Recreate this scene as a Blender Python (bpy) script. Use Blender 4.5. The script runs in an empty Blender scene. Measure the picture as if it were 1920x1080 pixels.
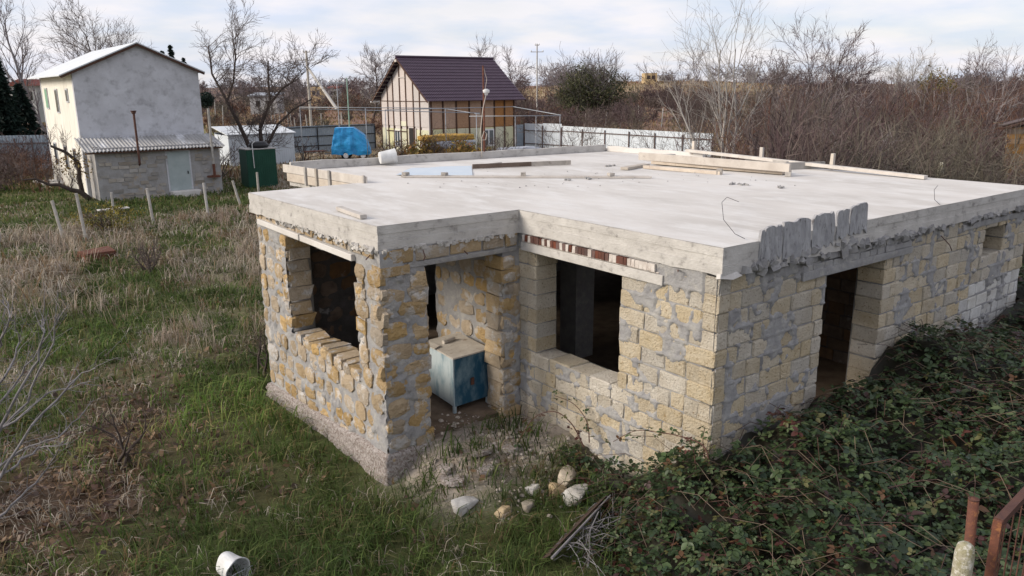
import bpy, math, random
import numpy as np
from mathutils import Vector, Matrix
R = math.radians
rnd = random.Random(7)
nrg = np.random.default_rng(11)
scene = bpy.context.scene
col = scene.collection

# ------------------------------------------------------------------ camera
CAM = np.array([-6.305, -4.845, 4.847]); FPX = 1470.0
PITCH, ROLL, YAW = R(14.27), R(-0.41), R(52.82)
FW = np.array([math.cos(YAW)*math.cos(PITCH), math.sin(YAW)*math.cos(PITCH), -math.sin(PITCH)])
_r = np.array([math.sin(YAW), -math.cos(YAW), 0.0]); _u = np.cross(_r, FW)
RT = _r*math.cos(ROLL)+_u*math.sin(ROLL); UP = -_r*math.sin(ROLL)+_u*math.cos(ROLL)
cam = bpy.data.cameras.new('camera'); cam.sensor_width = 36; cam.lens = 36*FPX/1920
cam.clip_start = 0.05; cam.clip_end = 3000
co = bpy.data.objects.new('camera', cam); col.objects.link(co)
M = Matrix.Identity(4)
for i in range(3):
    M[i][0] = RT[i]; M[i][1] = UP[i]; M[i][2] = -FW[i]; M[i][3] = CAM[i]
co.matrix_world = M
scene.camera = co

# ------------------------------------------------------------------ light
SUN_DIR = Vector((-0.88, 0.36, 0.44)).normalized()          # towards the sun: low, from the left
world = bpy.data.worlds.new('World'); scene.world = world; world.use_nodes = True
nt = world.node_tree; nt.nodes.clear()
sky = nt.nodes.new('ShaderNodeTexSky'); sky.sky_type = 'NISHITA'; sky.sun_disc = False
sky.sun_elevation = math.asin(SUN_DIR.z); sky.sun_rotation = math.atan2(SUN_DIR.x, SUN_DIR.y)
sky.air_density = 1.0; sky.dust_density = 1.2; sky.ozone_density = 1.0
tc = nt.nodes.new('ShaderNodeTexCoord')
sep = nt.nodes.new('ShaderNodeSeparateXYZ'); nt.links.new(tc.outputs['Generated'], sep.inputs[0])
ad = nt.nodes.new('ShaderNodeMath'); ad.operation = 'MAXIMUM'; ad.inputs[1].default_value = 0.0
nt.links.new(sep.outputs['Z'], ad.inputs[0])
ad2 = nt.nodes.new('ShaderNodeMath'); ad2.operation = 'ADD'; ad2.inputs[1].default_value = 0.16
nt.links.new(ad.outputs[0], ad2.inputs[0])
dv = nt.nodes.new('ShaderNodeVectorMath'); dv.operation = 'DIVIDE'
cb = nt.nodes.new('ShaderNodeCombineXYZ')
for k in range(3): nt.links.new(ad2.outputs[0], cb.inputs[k])
nt.links.new(tc.outputs['Generated'], dv.inputs[0]); nt.links.new(cb.outputs[0], dv.inputs[1])
cn = nt.nodes.new('ShaderNodeTexNoise'); cn.inputs['Scale'].default_value = 1.1
cn.inputs['Detail'].default_value = 7; cn.inputs['Roughness'].default_value = 0.52
nt.links.new(dv.outputs[0], cn.inputs['Vector'])
cr = nt.nodes.new('ShaderNodeValToRGB')
cr.color_ramp.elements[0].position = 0.36; cr.color_ramp.elements[0].color = (0.74, 0.74, 0.74, 1)
cr.color_ramp.elements[1].position = 0.66; cr.color_ramp.elements[1].color = (0.97, 0.97, 0.97, 1)
nt.links.new(cn.outputs['Fac'], cr.inputs[0])
cn2 = nt.nodes.new('ShaderNodeTexNoise'); cn2.inputs['Scale'].default_value = 2.3
cn2.inputs['Detail'].default_value = 5
nt.links.new(dv.outputs[0], cn2.inputs['Vector'])
cr2 = nt.nodes.new('ShaderNodeValToRGB')
cr2.color_ramp.elements[0].position = 0.35; cr2.color_ramp.elements[0].color = (5.05, 5.45, 6.5, 1)
cr2.color_ramp.elements[1].position = 0.62; cr2.color_ramp.elements[1].color = (6.55, 6.3, 6.6, 1)
nt.links.new(cn2.outputs['Fac'], cr2.inputs[0])
mixs = nt.nodes.new('ShaderNodeMixRGB')
nt.links.new(cr.outputs[0], mixs.inputs[0]); nt.links.new(sky.outputs[0], mixs.inputs[1])
nt.links.new(cr2.outputs[0], mixs.inputs[2])
bg = nt.nodes.new('ShaderNodeBackground'); bg.inputs['Strength'].default_value = 0.10
nt.links.new(mixs.outputs[0], bg.inputs[0])
wo = nt.nodes.new('ShaderNodeOutputWorld'); nt.links.new(bg.outputs[0], wo.inputs[0])
sl = bpy.data.lights.new('sun', 'SUN'); sl.energy = 2.6; sl.angle = R(24); sl.color = (1.0, 0.90, 0.77)
so = bpy.data.objects.new('sun', sl); col.objects.link(so)
so.rotation_euler = SUN_DIR.to_track_quat('Z', 'Y').to_euler(); so.location = (-20, 10, 20)
scene.view_settings.view_transform = 'Standard'; scene.view_settings.look = 'None'
scene.view_settings.exposure = 0.60; scene.view_settings.gamma = 1.0
scene.view_settings.use_curve_mapping = False

# ------------------------------------------------------------------ helpers: places
def ray(u, v): return FW + (u-960)/FPX*RT - (v-540)/FPX*UP
def at(u, v, D): return CAM + ray(u, v)*D                     # a point at depth D metres
def on(u, v, z=0.0):                                          # a point on the level z
    d = ray(u, v); return CAM + d*((z-CAM[2])/d[2])
def smooth(a, b, x):
    t = np.clip((np.asarray(x, float)-a)/(b-a), 0, 1); return t*t*(3-2*t)
_lat = np.random.default_rng(5).random((256, 256))
def vn(x, y, s=0):
    x = np.asarray(x, float)+s*17.3; y = np.asarray(y, float)+s*9.1
    xi = np.floor(x).astype(int); yi = np.floor(y).astype(int); fx = x-xi; fy = y-yi
    fx = fx*fx*(3-2*fx); fy = fy*fy*(3-2*fy)
    a = _lat[xi & 255, yi & 255]; b = _lat[(xi+1) & 255, yi & 255]
    c = _lat[xi & 255, (yi+1) & 255]; d = _lat[(xi+1) & 255, (yi+1) & 255]
    return (a*(1-fx)+b*fx)*(1-fy)+(c*(1-fx)+d*fx)*fy
def fbm(x, y, s=0, o=4):
    t = 0; a = .5; f = 1; n = 0
    for k in range(o):
        t = t+a*vn(np.asarray(x)*f, np.asarray(y)*f, s+k*3); n += a; a *= .5; f *= 2.03
    return t/n

# ------------------------------------------------------------------ helpers: objects
def tag(o, label=None, cat=None, group=None, kind=None):
    if label: o['label'] = label
    if cat: o['category'] = cat
    if group: o['group'] = group
    if kind: o['kind'] = kind
    elif cat: o['kind'] = 'thing'
    return o
def thing(name, label, cat, loc=(0, 0, 0), rz=0.0, group=None):
    o = bpy.data.objects.new(name, None); col.objects.link(o)
    o.location = loc; o.rotation_euler = (0, 0, rz); o.empty_display_size = 0.2
    return tag(o, label, cat, group)
def link(name, me, parent=None, mats=None):
    o = bpy.data.objects.new(name, me); col.objects.link(o)
    if parent: o.parent = parent
    return o
def mesh_np(name, V, F, mats, parent=None, colr=None, smooth_=False, midx=None):
    """V (n,3); F list of arrays of faces with equal vertex counts."""
    me = bpy.data.meshes.new(name)
    V = np.asarray(V, np.float32).reshape(-1, 3)
    if not isinstance(F, list): F = [F]
    F = [np.asarray(f, np.int32) for f in F if len(f)]
    me.vertices.add(len(V)); me.vertices.foreach_set('co', V.ravel())
    nl = sum(f.size for f in F); npol = sum(len(f) for f in F)
    me.loops.add(nl); me.loops.foreach_set('vertex_index', np.concatenate([f.ravel() for f in F]))
    tot = np.concatenate([np.full(len(f), f.shape[1], np.int32) for f in F])
    me.polygons.add(npol)
    me.polygons.foreach_set('loop_start', np.concatenate([[0], np.cumsum(tot)[:-1]]).astype(np.int32))
    try: me.polygons.foreach_set('loop_total', tot)
    except Exception: pass
    if midx is not None: me.polygons.foreach_set('material_index', np.asarray(midx, np.int32))
    if smooth_: me.polygons.foreach_set('use_smooth', np.ones(npol, bool))
    for m in (mats if isinstance(mats, (list, tuple)) else [mats]): me.materials.append(m)
    if colr is not None:
        a = me.color_attributes.new('tint', 'FLOAT_COLOR', 'POINT')
        c4 = np.ones((len(V), 4), np.float32); c4[:, :3] = colr; a.data.foreach_set('color', c4.ravel())
    me.update(calc_edges=True); me.validate()
    return link(name, me, parent)

class MB:
    """collects shapes; build() links them as one mesh object"""
    def __init__(s): s.v = []; s.f = []
    def add(s, vs, fs):
        b = len(s.v); s.v += [tuple(map(float, p)) for p in vs]; s.f += [tuple(i+b for i in q) for q in fs]; return s
    def box(s, c, d, rz=0.0, m=None, jit=0.0):
        x, y, z = d[0]/2, d[1]/2, d[2]/2
        vs = [(-x,-y,-z),(x,-y,-z),(x,y,-z),(-x,y,-z),(-x,-y,z),(x,-y,z),(x,y,z),(-x,y,z)]
        if jit: vs = [tuple(a+rnd.uniform(-jit, jit) for a in p) for p in vs]
        Q = m if m is not None else Matrix.Rotation(rz, 3, 'Z')
        vs = [Q @ Vector(p)+Vector(c) for p in vs]
        return s.add(vs, [(0,3,2,1),(4,5,6,7),(0,1,5,4),(1,2,6,5),(2,3,7,6),(3,0,4,7)])
    def bar(s, a, b, w, h):                       # rectangular bar from a to b
        a = Vector(a); b = Vector(b); d = b-a; q = d.to_track_quat('X', 'Z').to_matrix()
        return s.box((a+b)/2, (d.length, w, h), m=q)
    def tube(s, pts, rad, n=8, cap=True):
        pts = [Vector(p) for p in pts]
        if not isinstance(rad, (list, tuple)): rad = [rad]*len(pts)
        b = len(s.v); t0 = None
        for i, p in enumerate(pts):
            d = (pts[min(i+1, len(pts)-1)]-pts[max(i-1, 0)]).normalized()
            ref = Vector((0, 0, 1)) if abs(d.z) < .9 else Vector((1, 0, 0))
            e1 = d.cross(ref).normalized() if t0 is None else (t0-d*t0.dot(d)).normalized()
            t0 = e1; e2 = d.cross(e1)
            for k in range(n):
                a = 2*math.pi*k/n; s.v.append(tuple(p+(e1*math.cos(a)+e2*math.sin(a))*rad[i]))
        for i in range(len(pts)-1):
            for k in range(n):
                k2 = (k+1) % n
                s.f.append((b+i*n+k, b+i*n+k2, b+(i+1)*n+k2, b+(i+1)*n+k))
        if cap:
            s.f.append(tuple(b+k for k in reversed(range(n)))); s.f.append(tuple(b+(len(pts)-1)*n+k for k in range(n)))
        return s
    def prism(s, poly, z0, z1):
        n = len(poly); vs = [(x, y, z0) for x, y in poly]+[(x, y, z1) for x, y in poly]
        fs = [tuple(range(n-1, -1, -1)), tuple(range(n, 2*n))]+[(i, (i+1) % n, n+(i+1) % n, n+i) for i in range(n)]
        return s.add(vs, fs)
    def extr(s, poly3, d):                        # extrude a 3-D polygon by vector d
        n = len(poly3); d = Vector(d); vs = [Vector(p) for p in poly3]; vs = vs+[p+d for p in vs]
        fs = [tuple(range(n-1, -1, -1)), tuple(range(n, 2*n))]+[(i, (i+1) % n, n+(i+1) % n, n+i) for i in range(n)]
        return s.add(vs, fs)
    def lathe(s, c, prof, n=20, ax=None):
        b = len(s.v); Q = ax if ax is not None else Matrix.Identity(3)
        for r_, z_ in prof:
            for k in range(n):
                a = 2*math.pi*k/n; s.v.append(tuple(Q @ Vector((r_*math.cos(a), r_*math.sin(a), z_))+Vector(c)))
        for i in range(len(prof)-1):
            for k in range(n):
                k2 = (k+1) % n; s.f.append((b+i*n+k, b+i*n+k2, b+(i+1)*n+k2, b+(i+1)*n+k))
        return s
    def build(s, name, mat, parent=None, smooth_=False, bevel=0.0):
        me = bpy.data.meshes.new(name); me.from_pydata(s.v, [], s.f); me.materials.append(mat)
        if smooth_: me.polygons.foreach_set('use_smooth', [True]*len(me.polygons))
        me.update(); o = link(name, me, parent)
        if bevel:
            md = o.modifiers.new('bevel', 'BEVEL'); md.width = bevel; md.segments = 2; md.limit_method = 'ANGLE'
        return o

# ------------------------------------------------------------------ materials
MATS = {}
def mk(name, c1, c2=None, scale=3.0, rough=0.85, bump=0.25, bscale=None, rv=0.0, c3=None, s3=20.0, t3=(0.55, 0.7),
       metal=0.0, stretch=(1, 1, 1), coord='pos', tint=False, trans=0.0, lo=0.35, hi=0.65, bd=0.02, spec=0.3):
    m = bpy.data.materials.new(name); m.use_nodes = True; n = m.node_tree.nodes; L = m.node_tree.links
    b = n['Principled BSDF']; b.inputs['Roughness'].default_value = rough; b.inputs['Metallic'].default_value = metal
    b.inputs['Specular IOR Level'].default_value = spec
    if coord == 'pos': g = n.new('ShaderNodeNewGeometry'); src = g.outputs['Position']
    else: g = n.new('ShaderNodeTexCoord'); src = g.outputs['Object']
    mp = n.new('ShaderNodeMapping'); mp.inputs['Scale'].default_value = stretch; L.new(src, mp.inputs[0])
    c2 = c2 or tuple(x*.8 for x in c1)
    t = n.new('ShaderNodeTexNoise'); t.inputs['Scale'].default_value = scale; t.inputs['Detail'].default_value = 8
    t.inputs['Roughness'].default_value = 0.62; L.new(mp.outputs[0], t.inputs['Vector'])
    r_ = n.new('ShaderNodeValToRGB'); r_.color_ramp.elements[0].position = lo; r_.color_ramp.elements[1].position = hi
    r_.color_ramp.elements[0].color = (*c1, 1); r_.color_ramp.elements[1].color = (*c2, 1); L.new(t.outputs['Fac'], r_.inputs[0])
    out = r_.outputs[0]
    if c3 is not None:
        t3n = n.new('ShaderNodeTexNoise'); t3n.inputs['Scale'].default_value = s3; t3n.inputs['Detail'].default_value = 6
        t3n.inputs['Roughness'].default_value = .65
        L.new(mp.outputs[0], t3n.inputs['Vector'])
        r3 = n.new('ShaderNodeValToRGB'); r3.color_ramp.elements[0].position = t3[0]; r3.color_ramp.elements[1].position = t3[1]
        L.new(t3n.outputs['Fac'], r3.inputs[0])
        mx = n.new('ShaderNodeMixRGB'); L.new(r3.outputs[0], mx.inputs[0]); L.new(out, mx.inputs[1]); mx.inputs[2].default_value = (*c3, 1)
        out = mx.outputs[0]
    if tint:
        at_ = n.new('ShaderNodeAttribute'); at_.attribute_name = 'tint'
        mx = n.new('ShaderNodeMixRGB'); mx.blend_type = 'MULTIPLY'; mx.inputs[0].default_value = 1
        L.new(out, mx.inputs[1]); L.new(at_.outputs['Color'], mx.inputs[2]); out = mx.outputs[0]
    if rv:
        oi = n.new('ShaderNodeObjectInfo'); hs = n.new('ShaderNodeHueSaturation')
        mr = n.new('ShaderNodeMapRange'); mr.inputs['To Min'].default_value = 1-rv; mr.inputs['To Max'].default_value = 1+rv
        L.new(oi.outputs['Random'], mr.inputs[0]); L.new(mr.outputs[0], hs.inputs['Value'])
        ml = n.new('ShaderNodeMath'); ml.operation = 'MULTIPLY'; ml.inputs[1].default_value = 7.31; L.new(oi.outputs['Random'], ml.inputs[0])
        fr = n.new('ShaderNodeMath'); fr.operation = 'FRACT'; L.new(ml.outputs[0], fr.inputs[0])
        ms = n.new('ShaderNodeMapRange'); ms.inputs['To Min'].default_value = 0.55; ms.inputs['To Max'].default_value = 1.25
        L.new(fr.outputs[0], ms.inputs[0]); L.new(ms.outputs[0], hs.inputs['Saturation'])
        L.new(out, hs.inputs['Color']); out = hs.outputs[0]
    L.new(out, b.inputs['Base Color'])
    if bump:
        tb = n.new('ShaderNodeTexNoise'); tb.inputs['Scale'].default_value = bscale or scale*6; tb.inputs['Detail'].default_value = 6
        tb.inputs['Roughness'].default_value = .7
        L.new(mp.outputs[0], tb.inputs['Vector'])
        bp = n.new('ShaderNodeBump'); bp.inputs['Strength'].default_value = bump; bp.inputs['Distance'].default_value = bd
        L.new(tb.outputs['Fac'], bp.inputs['Height']); L.new(bp.outputs[0], b.inputs['Normal'])
    if trans:
        tl = n.new('ShaderNodeBsdfTranslucent'); L.new(out, tl.inputs['Color'])
        ms2 = n.new('ShaderNodeMixShader'); ms2.inputs[0].default_value = trans
        L.new(b.outputs[0], ms2.inputs[1]); L.new(tl.outputs[0], ms2.inputs[2])
        L.new(ms2.outputs[0], n['Material Output'].inputs[0])
    MATS[name] = m
    return m

m_slab = mk('slab_concrete', (.60,.575,.545), (.48,.455,.425), .8, .9, .35, 45, c3=(.62,.605,.585), s3=2.6, t3=(.46,.68), stretch=(1.3,.5,1))
m_slabside = mk('slab_edge_concrete', (.54,.52,.49), (.42,.40,.375), 3.5, .92, .7, 30, c3=(.27,.255,.24), s3=7, t3=(.57,.70), stretch=(1,1,1.3))
m_mortar = mk('mortar', (.345,.34,.335), (.255,.25,.255), 5, .92, .8, 32, c3=(.40,.385,.36), s3=9, t3=(.50,.68), bd=.03)
m_block = mk('shell_limestone', (.69,.61,.475), (.60,.505,.36), 5, .92, 1.0, 38, rv=.13, c3=(.34,.24,.13), s3=34, t3=(.56,.68), bd=.06)
m_whiteblock = mk('white_limestone', (.62,.61,.58), (.50,.48,.44), 6, .92, .7, 45, rv=.10, c3=(.42,.33,.22), s3=10, t3=(.60,.74), bd=.03)
m_rubble = mk('ochre_rubble', (.50,.375,.225), (.40,.285,.155), 7, .92, 1.0, 34, rv=.20, c3=(.55,.51,.465), s3=4.5, t3=(.52,.60), bd=.045)
m_plinth = mk('aggregate_concrete', (.36,.30,.27), (.58,.53,.50), 26, .95, 1.0, 60, c3=(.20,.155,.13), s3=34, t3=(.54,.62), bd=.05, lo=.42, hi=.58)
m_floor = mk('earth_floor', (.12,.085,.06), (.20,.15,.11), 4, .95, .6, 20)
m_brick = mk('dark_brick', (.13,.055,.04), (.09,.04,.03), 6, .85, .4, 40, rv=.25)
m_whitewash = mk('limewashed_brick', (.58,.54,.50), (.44,.38,.34), 8, .9, .4, 40)
m_wood = mk('weathered_board', (.44,.40,.35), (.32,.29,.26), 5, .9, .5, 40, c3=(.20,.17,.15), s3=8, t3=(.58,.74), rv=.12)
m_woodpale = mk('pale_board', (.55,.49,.42), (.44,.38,.32), 4, .88, .4, 40, c3=(.30,.25,.21), s3=9, t3=(.6,.76), rv=.10)
m_rotten = mk('rotten_brown_board', (.045,.028,.022), (.075,.05,.04), 9, .95, .6, 40)
m_wooddark = mk('dark_wet_board', (.10,.07,.055), (.16,.12,.095), 5, .85, .4, 40)
m_greywood = mk('grey_rotten_board', (.45,.45,.46), (.31,.31,.325), 9, .92, .9, 30, c3=(.13,.12,.12), s3=14, t3=(.57,.68), stretch=(1.6,1.6,.5), bd=.03)
m_rust = mk('rusty_steel', (.15,.058,.036), (.09,.038,.028), 14, .8, .4, 60, c3=(.27,.115,.045), s3=22, t3=(.55,.70))
m_rustdark = mk('dark_rusty_pipe', (.075,.035,.028), (.11,.05,.035), 14, .75, .3, 60)
m_steelgrey = mk('galvanised_pipe', (.34,.36,.39), (.27,.29,.32), 5, .5, .1, 40, metal=.4)
m_tankblue = mk('streaked_blue_paint', (.12,.21,.26), (.40,.46,.48), 4.5, .6, .12, 30, stretch=(1,1,.45), lo=.30, hi=.55, coord='pos')
m_tankdark = mk('dark_blue_paint', (.018,.075,.125), (.16,.24,.28), 5, .55, .12, 30, stretch=(1,1,.5), lo=.44, hi=.66)
m_tanktop = mk('dusty_tank_lid', (.50,.46,.40), (.38,.34,.29), 5, .8, .3, 30, c3=(.25,.19,.14), s3=11, t3=(.58,.7))
m_whiteplastic = mk('white_plastic', (.66,.67,.67), (.50,.50,.49), 6, .55, .1, 30)
m_cement = mk('cement_post', (.44,.42,.39), (.33,.31,.28), 6, .92, .5, 40, rv=.12)
m_lichen = mk('lichened_concrete', (.42,.39,.31), (.28,.26,.15), 16, .95, .8, 70, c3=(.60,.58,.52), s3=30, t3=(.5,.62))
m_render = mk('grey_render', (.54,.55,.58), (.42,.425,.445), .9, .92, .3, 14, c3=(.27,.27,.28), s3=2.2, t3=(.50,.76))
m_limewash = mk('cream_limewash', (.74,.72,.65), (.66,.63,.56), 1.2, .9, .3, 14, c3=(.34,.31,.27), s3=1.6, t3=(.54,.78), stretch=(1,1,.3))
m_asbestos = mk('asbestos_sheet', (.42,.42,.42), (.29,.285,.28), 2.0, .9, .3, 20, c3=(.60,.61,.63), s3=1.3, t3=(.53,.66), stretch=(1.6,.25,1))
m_roofwhite = mk('pale_sheet_roof', (.62,.65,.67), (.54,.57,.60), 1, .6, .1, 10)
m_stonewall = mk('grey_rubble_wall', (.35,.345,.345), (.27,.26,.25), 3, .93, .8, 14, c3=(.36,.29,.21), s3=2.6, t3=(.56,.70))
m_wallstone = mk('old_wall_stone', (.35,.325,.29), (.30,.265,.225), 4, .93, .7, 18, rv=.25)
m_door = mk('pale_green_door', (.36,.41,.41), (.30,.35,.35), 2, .55, .1, 20)
m_green = mk('dark_green_sheet', (.010,.055,.035), (.014,.07,.045), 2, .5, .1, 20)
m_black = mk('black_plastic', (.012,.012,.014), (.02,.02,.022), 3, .4, .1, 20)
m_dark = mk('dark_opening', (.02,.018,.016), (.03,.027,.024), 3, .9, 0)
m_glass = mk('window_glass', (.05,.06,.07), (.07,.085,.10), 2, .12, 0, spec=.6)
m_pvc = mk('white_window_frame', (.72,.73,.74), (.66,.67,.68), 4, .45, 0)
m_greencurtain = mk('green_shutter', (.20,.36,.24), (.16,.30,.20), 4, .6, 0)
m_tile = mk('purple_metal_tile', (.040,.018,.036), (.052,.026,.046), 2, .38, .08, 12, spec=.5)
m_osb = mk('pale_osb', (.54,.49,.46), (.45,.40,.38), 14, .85, .3, 60, c3=(.52,.47,.45), s3=5, t3=(.5,.66), rv=.08)
m_osborange = mk('orange_osb', (.44,.23,.10), (.33,.165,.07), 12, .85, .3, 60, rv=.12)
m_foam = mk('pale_yellow_board', (.62,.60,.40), (.54,.54,.36), 2.5, .8, .15, 20, rv=.08)
m_batten = mk('dark_batten', (.055,.028,.02), (.085,.045,.03), 6, .8, .2, 40)
m_fencewhite = mk('white_sheet_fence', (.60,.65,.70), (.54,.59,.64), 1.5, .5, .05, 20)
m_fencegrey = mk('grey_sheet_fence', (.27,.32,.37), (.23,.275,.32), 1.5, .5, .05, 20)
m_brownsteel = mk('brown_steel_frame', (.14,.10,.095), (.10,.075,.07), 6, .7, .1, 40)
m_tarp = mk('blue_tarpaulin', (.012,.22,.52), (.02,.30,.62), 1.8, .42, .3, 7, bd=.06, spec=.5)
m_tyre = mk('tyre_rubber', (.015,.015,.016), None, 5, .9, .2, 40)
m_straw = mk('straw_stack', (.50,.31,.075), (.36,.21,.05), 5, .95, 1.0, 22, bd=.06)
m_greytarp = mk('grey_sheet_cover', (.32,.34,.38), (.42,.44,.48), 2.5, .6, .3, 8)
m_bark = mk('dark_bark', (.055,.042,.036), (.085,.066,.056), 7, .95, .4, 40)
m_barkpale = mk('pale_bark', (.40,.375,.35), (.27,.25,.235), 5, .92, .3, 40)
m_barkwhite = mk('silver_bark', (.23,.22,.225), (.14,.13,.135), 7, .9, .3, 40)
m_twig = mk('twig_bark', (.095,.072,.064), (.135,.105,.095), 4, .95, 0)
m_twigpurple = mk('purple_twigs', (.078,.052,.053), (.112,.078,.077), .5, .95, 0)
m_twigfar = mk('far_grey_twigs', (.16,.14,.145), (.20,.175,.178), .4, .95, 0)
m_blade = mk('grass_blade', (1, 1, 1), (.86,.86,.86), 3, .75, 0, tint=True, trans=.35, spec=.25)
m_leaf = mk('leaf_tinted', (1, 1, 1), (.80,.80,.80), 9, .5, 0, tint=True, trans=.25, spec=.4)
m_foliage = mk('far_foliage', (1, 1, 1), (.75,.75,.75), 2, .8, 0, tint=True, trans=.2)
m_ground = mk('ground_soil', (1, 1, 1), (.66,.64,.60), 5, .97, .9, 26, tint=True, c3=(.55,.5,.42), s3=1.1, t3=(.5,.7), bd=.05)
m_gravel = mk('limestone_rubble', (.46,.42,.38), (.34,.30,.26), 12, .95, .6, 50, tint=True)
m_boulder = mk('pale_boulder', (.55,.53,.49), (.42,.39,.35), 6, .93, .7, 30, rv=.12, c3=(.30,.25,.2), s3=12, t3=(.6,.74))
m_boulderochre = mk('ochre_boulder', (.44,.35,.23), (.36,.27,.16), 7, .93, .9, 35, rv=.15)
m_sheet = mk('pale_blue_sheet', (.46,.54,.62), (.52,.58,.63), 2, .35, .2, 10)
m_redroof = mk('red_tile_roof', (.20,.055,.04), (.15,.045,.035), 2, .85, .2, 10)
m_ochrewall = mk('ochre_far_wall', (.48,.36,.20), (.40,.30,.17), 1, .9, .2, 5)
m_greywall = mk('grey_far_wall', (.34,.34,.34), (.42,.41,.40), .7, .9, .2, 5)
m_wire = mk('dark_wire', (.05,.045,.042), None, 3, .6, 0)
m_cable = mk('pale_cable', (.50,.44,.38), None, 3, .6, 0)
m_greenpole = mk('green_painted_pole', (.26,.40,.33), (.22,.35,.28), 4, .6, 0)
m_log = mk('hut_plank', (.34,.19,.075), (.26,.14,.05), 4, .85, .3, 30, rv=.15)

# ================================================================== THE GROUND
HILL = at(1245, 153, 205)
SLAB = [(0.0,-.02),(0.0,3.3),(-2.08,3.33),(-2.17,7.42),(-.08,7.5),(-.3,10.42),(7.81,9.75),(7.74,-.03)]
def gz(x, y):
    x = np.asarray(x, float); y = np.asarray(y, float)
    d = np.hypot(x-CAM[0], y-CAM[1])
    z = (fbm(x*.5, y*.5, 1)-.5)*.22*smooth(3, 9, d)*(1-.6*smooth(20, 60, d))
    z = z+(fbm(x*2.1, y*2.1, 2, 3)-.5)*.10
    z = z-.12*smooth(5.5, 8, y)*(1-smooth(12, 20, y))*(1-smooth(-2, 1, x))
    porch = smooth(1.3, 3.1, y)*(1-smooth(3.45, 3.7, y))*smooth(-2.15, -1.35, x)*(1-smooth(.1, .4, x))
    z = z+.40*porch
    side = smooth(-.9, .1, x)*(1-smooth(2.2, 3.0, y))*(1-smooth(30, 60, d))
    z = z+.25*side
    # the land climbs very slightly far away and stays almost level
    z = z+6.5*smooth(140, 700, d)+(fbm(x*.006, y*.006, 8)-.5)*9*smooth(150, 500, d)
    z = z+6.3*np.exp(-((x-HILL[0])**2+(y-HILL[1])**2)/62**2)
    return z
def inside(poly, x, y):
    x = np.asarray(x); y = np.asarray(y); r_ = np.zeros(x.shape, bool); n = len(poly)
    for i in range(n):
        x0, y0 = poly[i]; x1, y1 = poly[(i+1) % n]
        c = ((y0 > y) != (y1 > y)) & (x < (x1-x0)*(y-y0)/((y1-y0) if y1 != y0 else 1e-9)+x0)
        r_ ^= c
    return r_
def ell(x, y, c, rx, ry=None):
    ry = ry or rx
    return np.exp(-(((x-c[0])/rx)**2+((y-c[1])/ry)**2))
ZG = on(405, 775); ZL = on(90, 930); ZD = on(360, 520); ZL2 = on(250, 760); ZG2 = on(620, 980)
ZG3 = on(180, 640); ZG4 = on(500, 640); ZB = on(300, 470); ZR = on(330, 640)
def zones(x, y):
    """green, straw and litter weights"""
    n1 = fbm(x*.42, y*.42, 3); n2 = fbm(x*1.1, y*1.1, 6)
    lit = 1.3*ell(x, y, ZL, 2.0, 1.9)+.6*ell(x, y, ZL2, 1.3)+1.1*(n2-.5)
    straw = .10+.60*smooth(10, 17, y)*(1-.8*smooth(26.5, 31, y))+2.4*(n1-.5)+1.6*(n2-.5)-.9*ell(x, y, ZG, 1.6, 2.2)-.8*ell(x, y, ZG2, 2.2)-.5*ell(x, y, ZG3, 1.8)-.4*ell(x, y, ZG4, 1.2, 2.5)
    straw = straw+.5*ell(x, y, ZR, 1.6)-.45*ell(x, y, on(60, 370), 5)
    straw = np.where(x > 8, 1.2, straw)
    return np.clip(1-straw, 0, 1), np.clip(straw, 0, 1), np.clip(lit, 0, 1)
def bramble_h(x, y):
    """height of the bramble mound above the ground, 0 where there is none"""
    x = np.asarray(x, float); y = np.asarray(y, float)
    xb = np.interp(y, [-9, -3, -1, 0, .8, 1.5, 2.4, 2.9], [-5.6, -3.5, -2.35, -1.8, -1.25, -.95, -.55, -.22])
    t = smooth(0, 1.5, x-xb+(fbm(x*1.6, y*1.6, 4)-.5)*.7)
    base = .72+.55*smooth(.2, 5, x)-.32*smooth(.3, 1.6, y)
    n = (fbm(x*.85, y*.85, 12)-.5)*.85+(fbm(x*2.6, y*2.6, 14)-.5)*.55
    h = t*np.maximum(base+n-.12*smooth(-1.5, -4, y), .12)
    h = np.where(inside([(-.02,0.0),(0,3.3),(8,3.3),(7.75,0.0)], x, y), 0, h)
    return np.where((y < 3.0) & (x > xb) & (y > -14) & (x < 22), h, 0)

T = np.linspace(-1, 1, 261); g1 = 4*np.sinh(6.0*T)
GX, GY = np.meshgrid(g1+0.5, g1+6.0, indexing='ij')
GZ = gz(GX, GY)
gr_, st_, li_ = zones(GX, GY)
dd = np.hypot(GX-CAM[0], GY-CAM[1])
cg = np.array([.066,.080,.026]); cs = np.array([.155,.135,.085]); cl = np.array([.075,.048,.030]); cfar = np.array([.27,.205,.125])
C3 = gr_[..., None]*cg+st_[..., None]*cs
C3 = C3*(1-li_[..., None])+cl*li_[..., None]
dirt = (smooth(1.6, 2.6, GY)*(1-smooth(3.5, 3.8, GY))*smooth(-2.3, -1.7, GX)*(1-smooth(.2, .5, GX)))[..., None]
C3 = C3*(1-dirt)+np.array([.33,.285,.25])*dirt
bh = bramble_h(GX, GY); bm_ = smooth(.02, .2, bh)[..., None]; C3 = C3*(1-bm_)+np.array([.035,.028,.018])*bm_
fm = smooth(34, 70, dd)[..., None]
far = cfar*(0.75+.6*fbm(GX*.05, GY*.05, 21)[..., None]-.2)+np.array([-.09,-.02,-.05])*smooth(.5, .7, fbm(GX*.03, GY*.03, 23))[..., None]
C3 = C3*(1-fm)+np.clip(far, .03, 1)*fm
red = (smooth(60, 110, dd)*smooth(.45, .6, fbm(GX*.02, GY*.02, 29)))[..., None]
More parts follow.
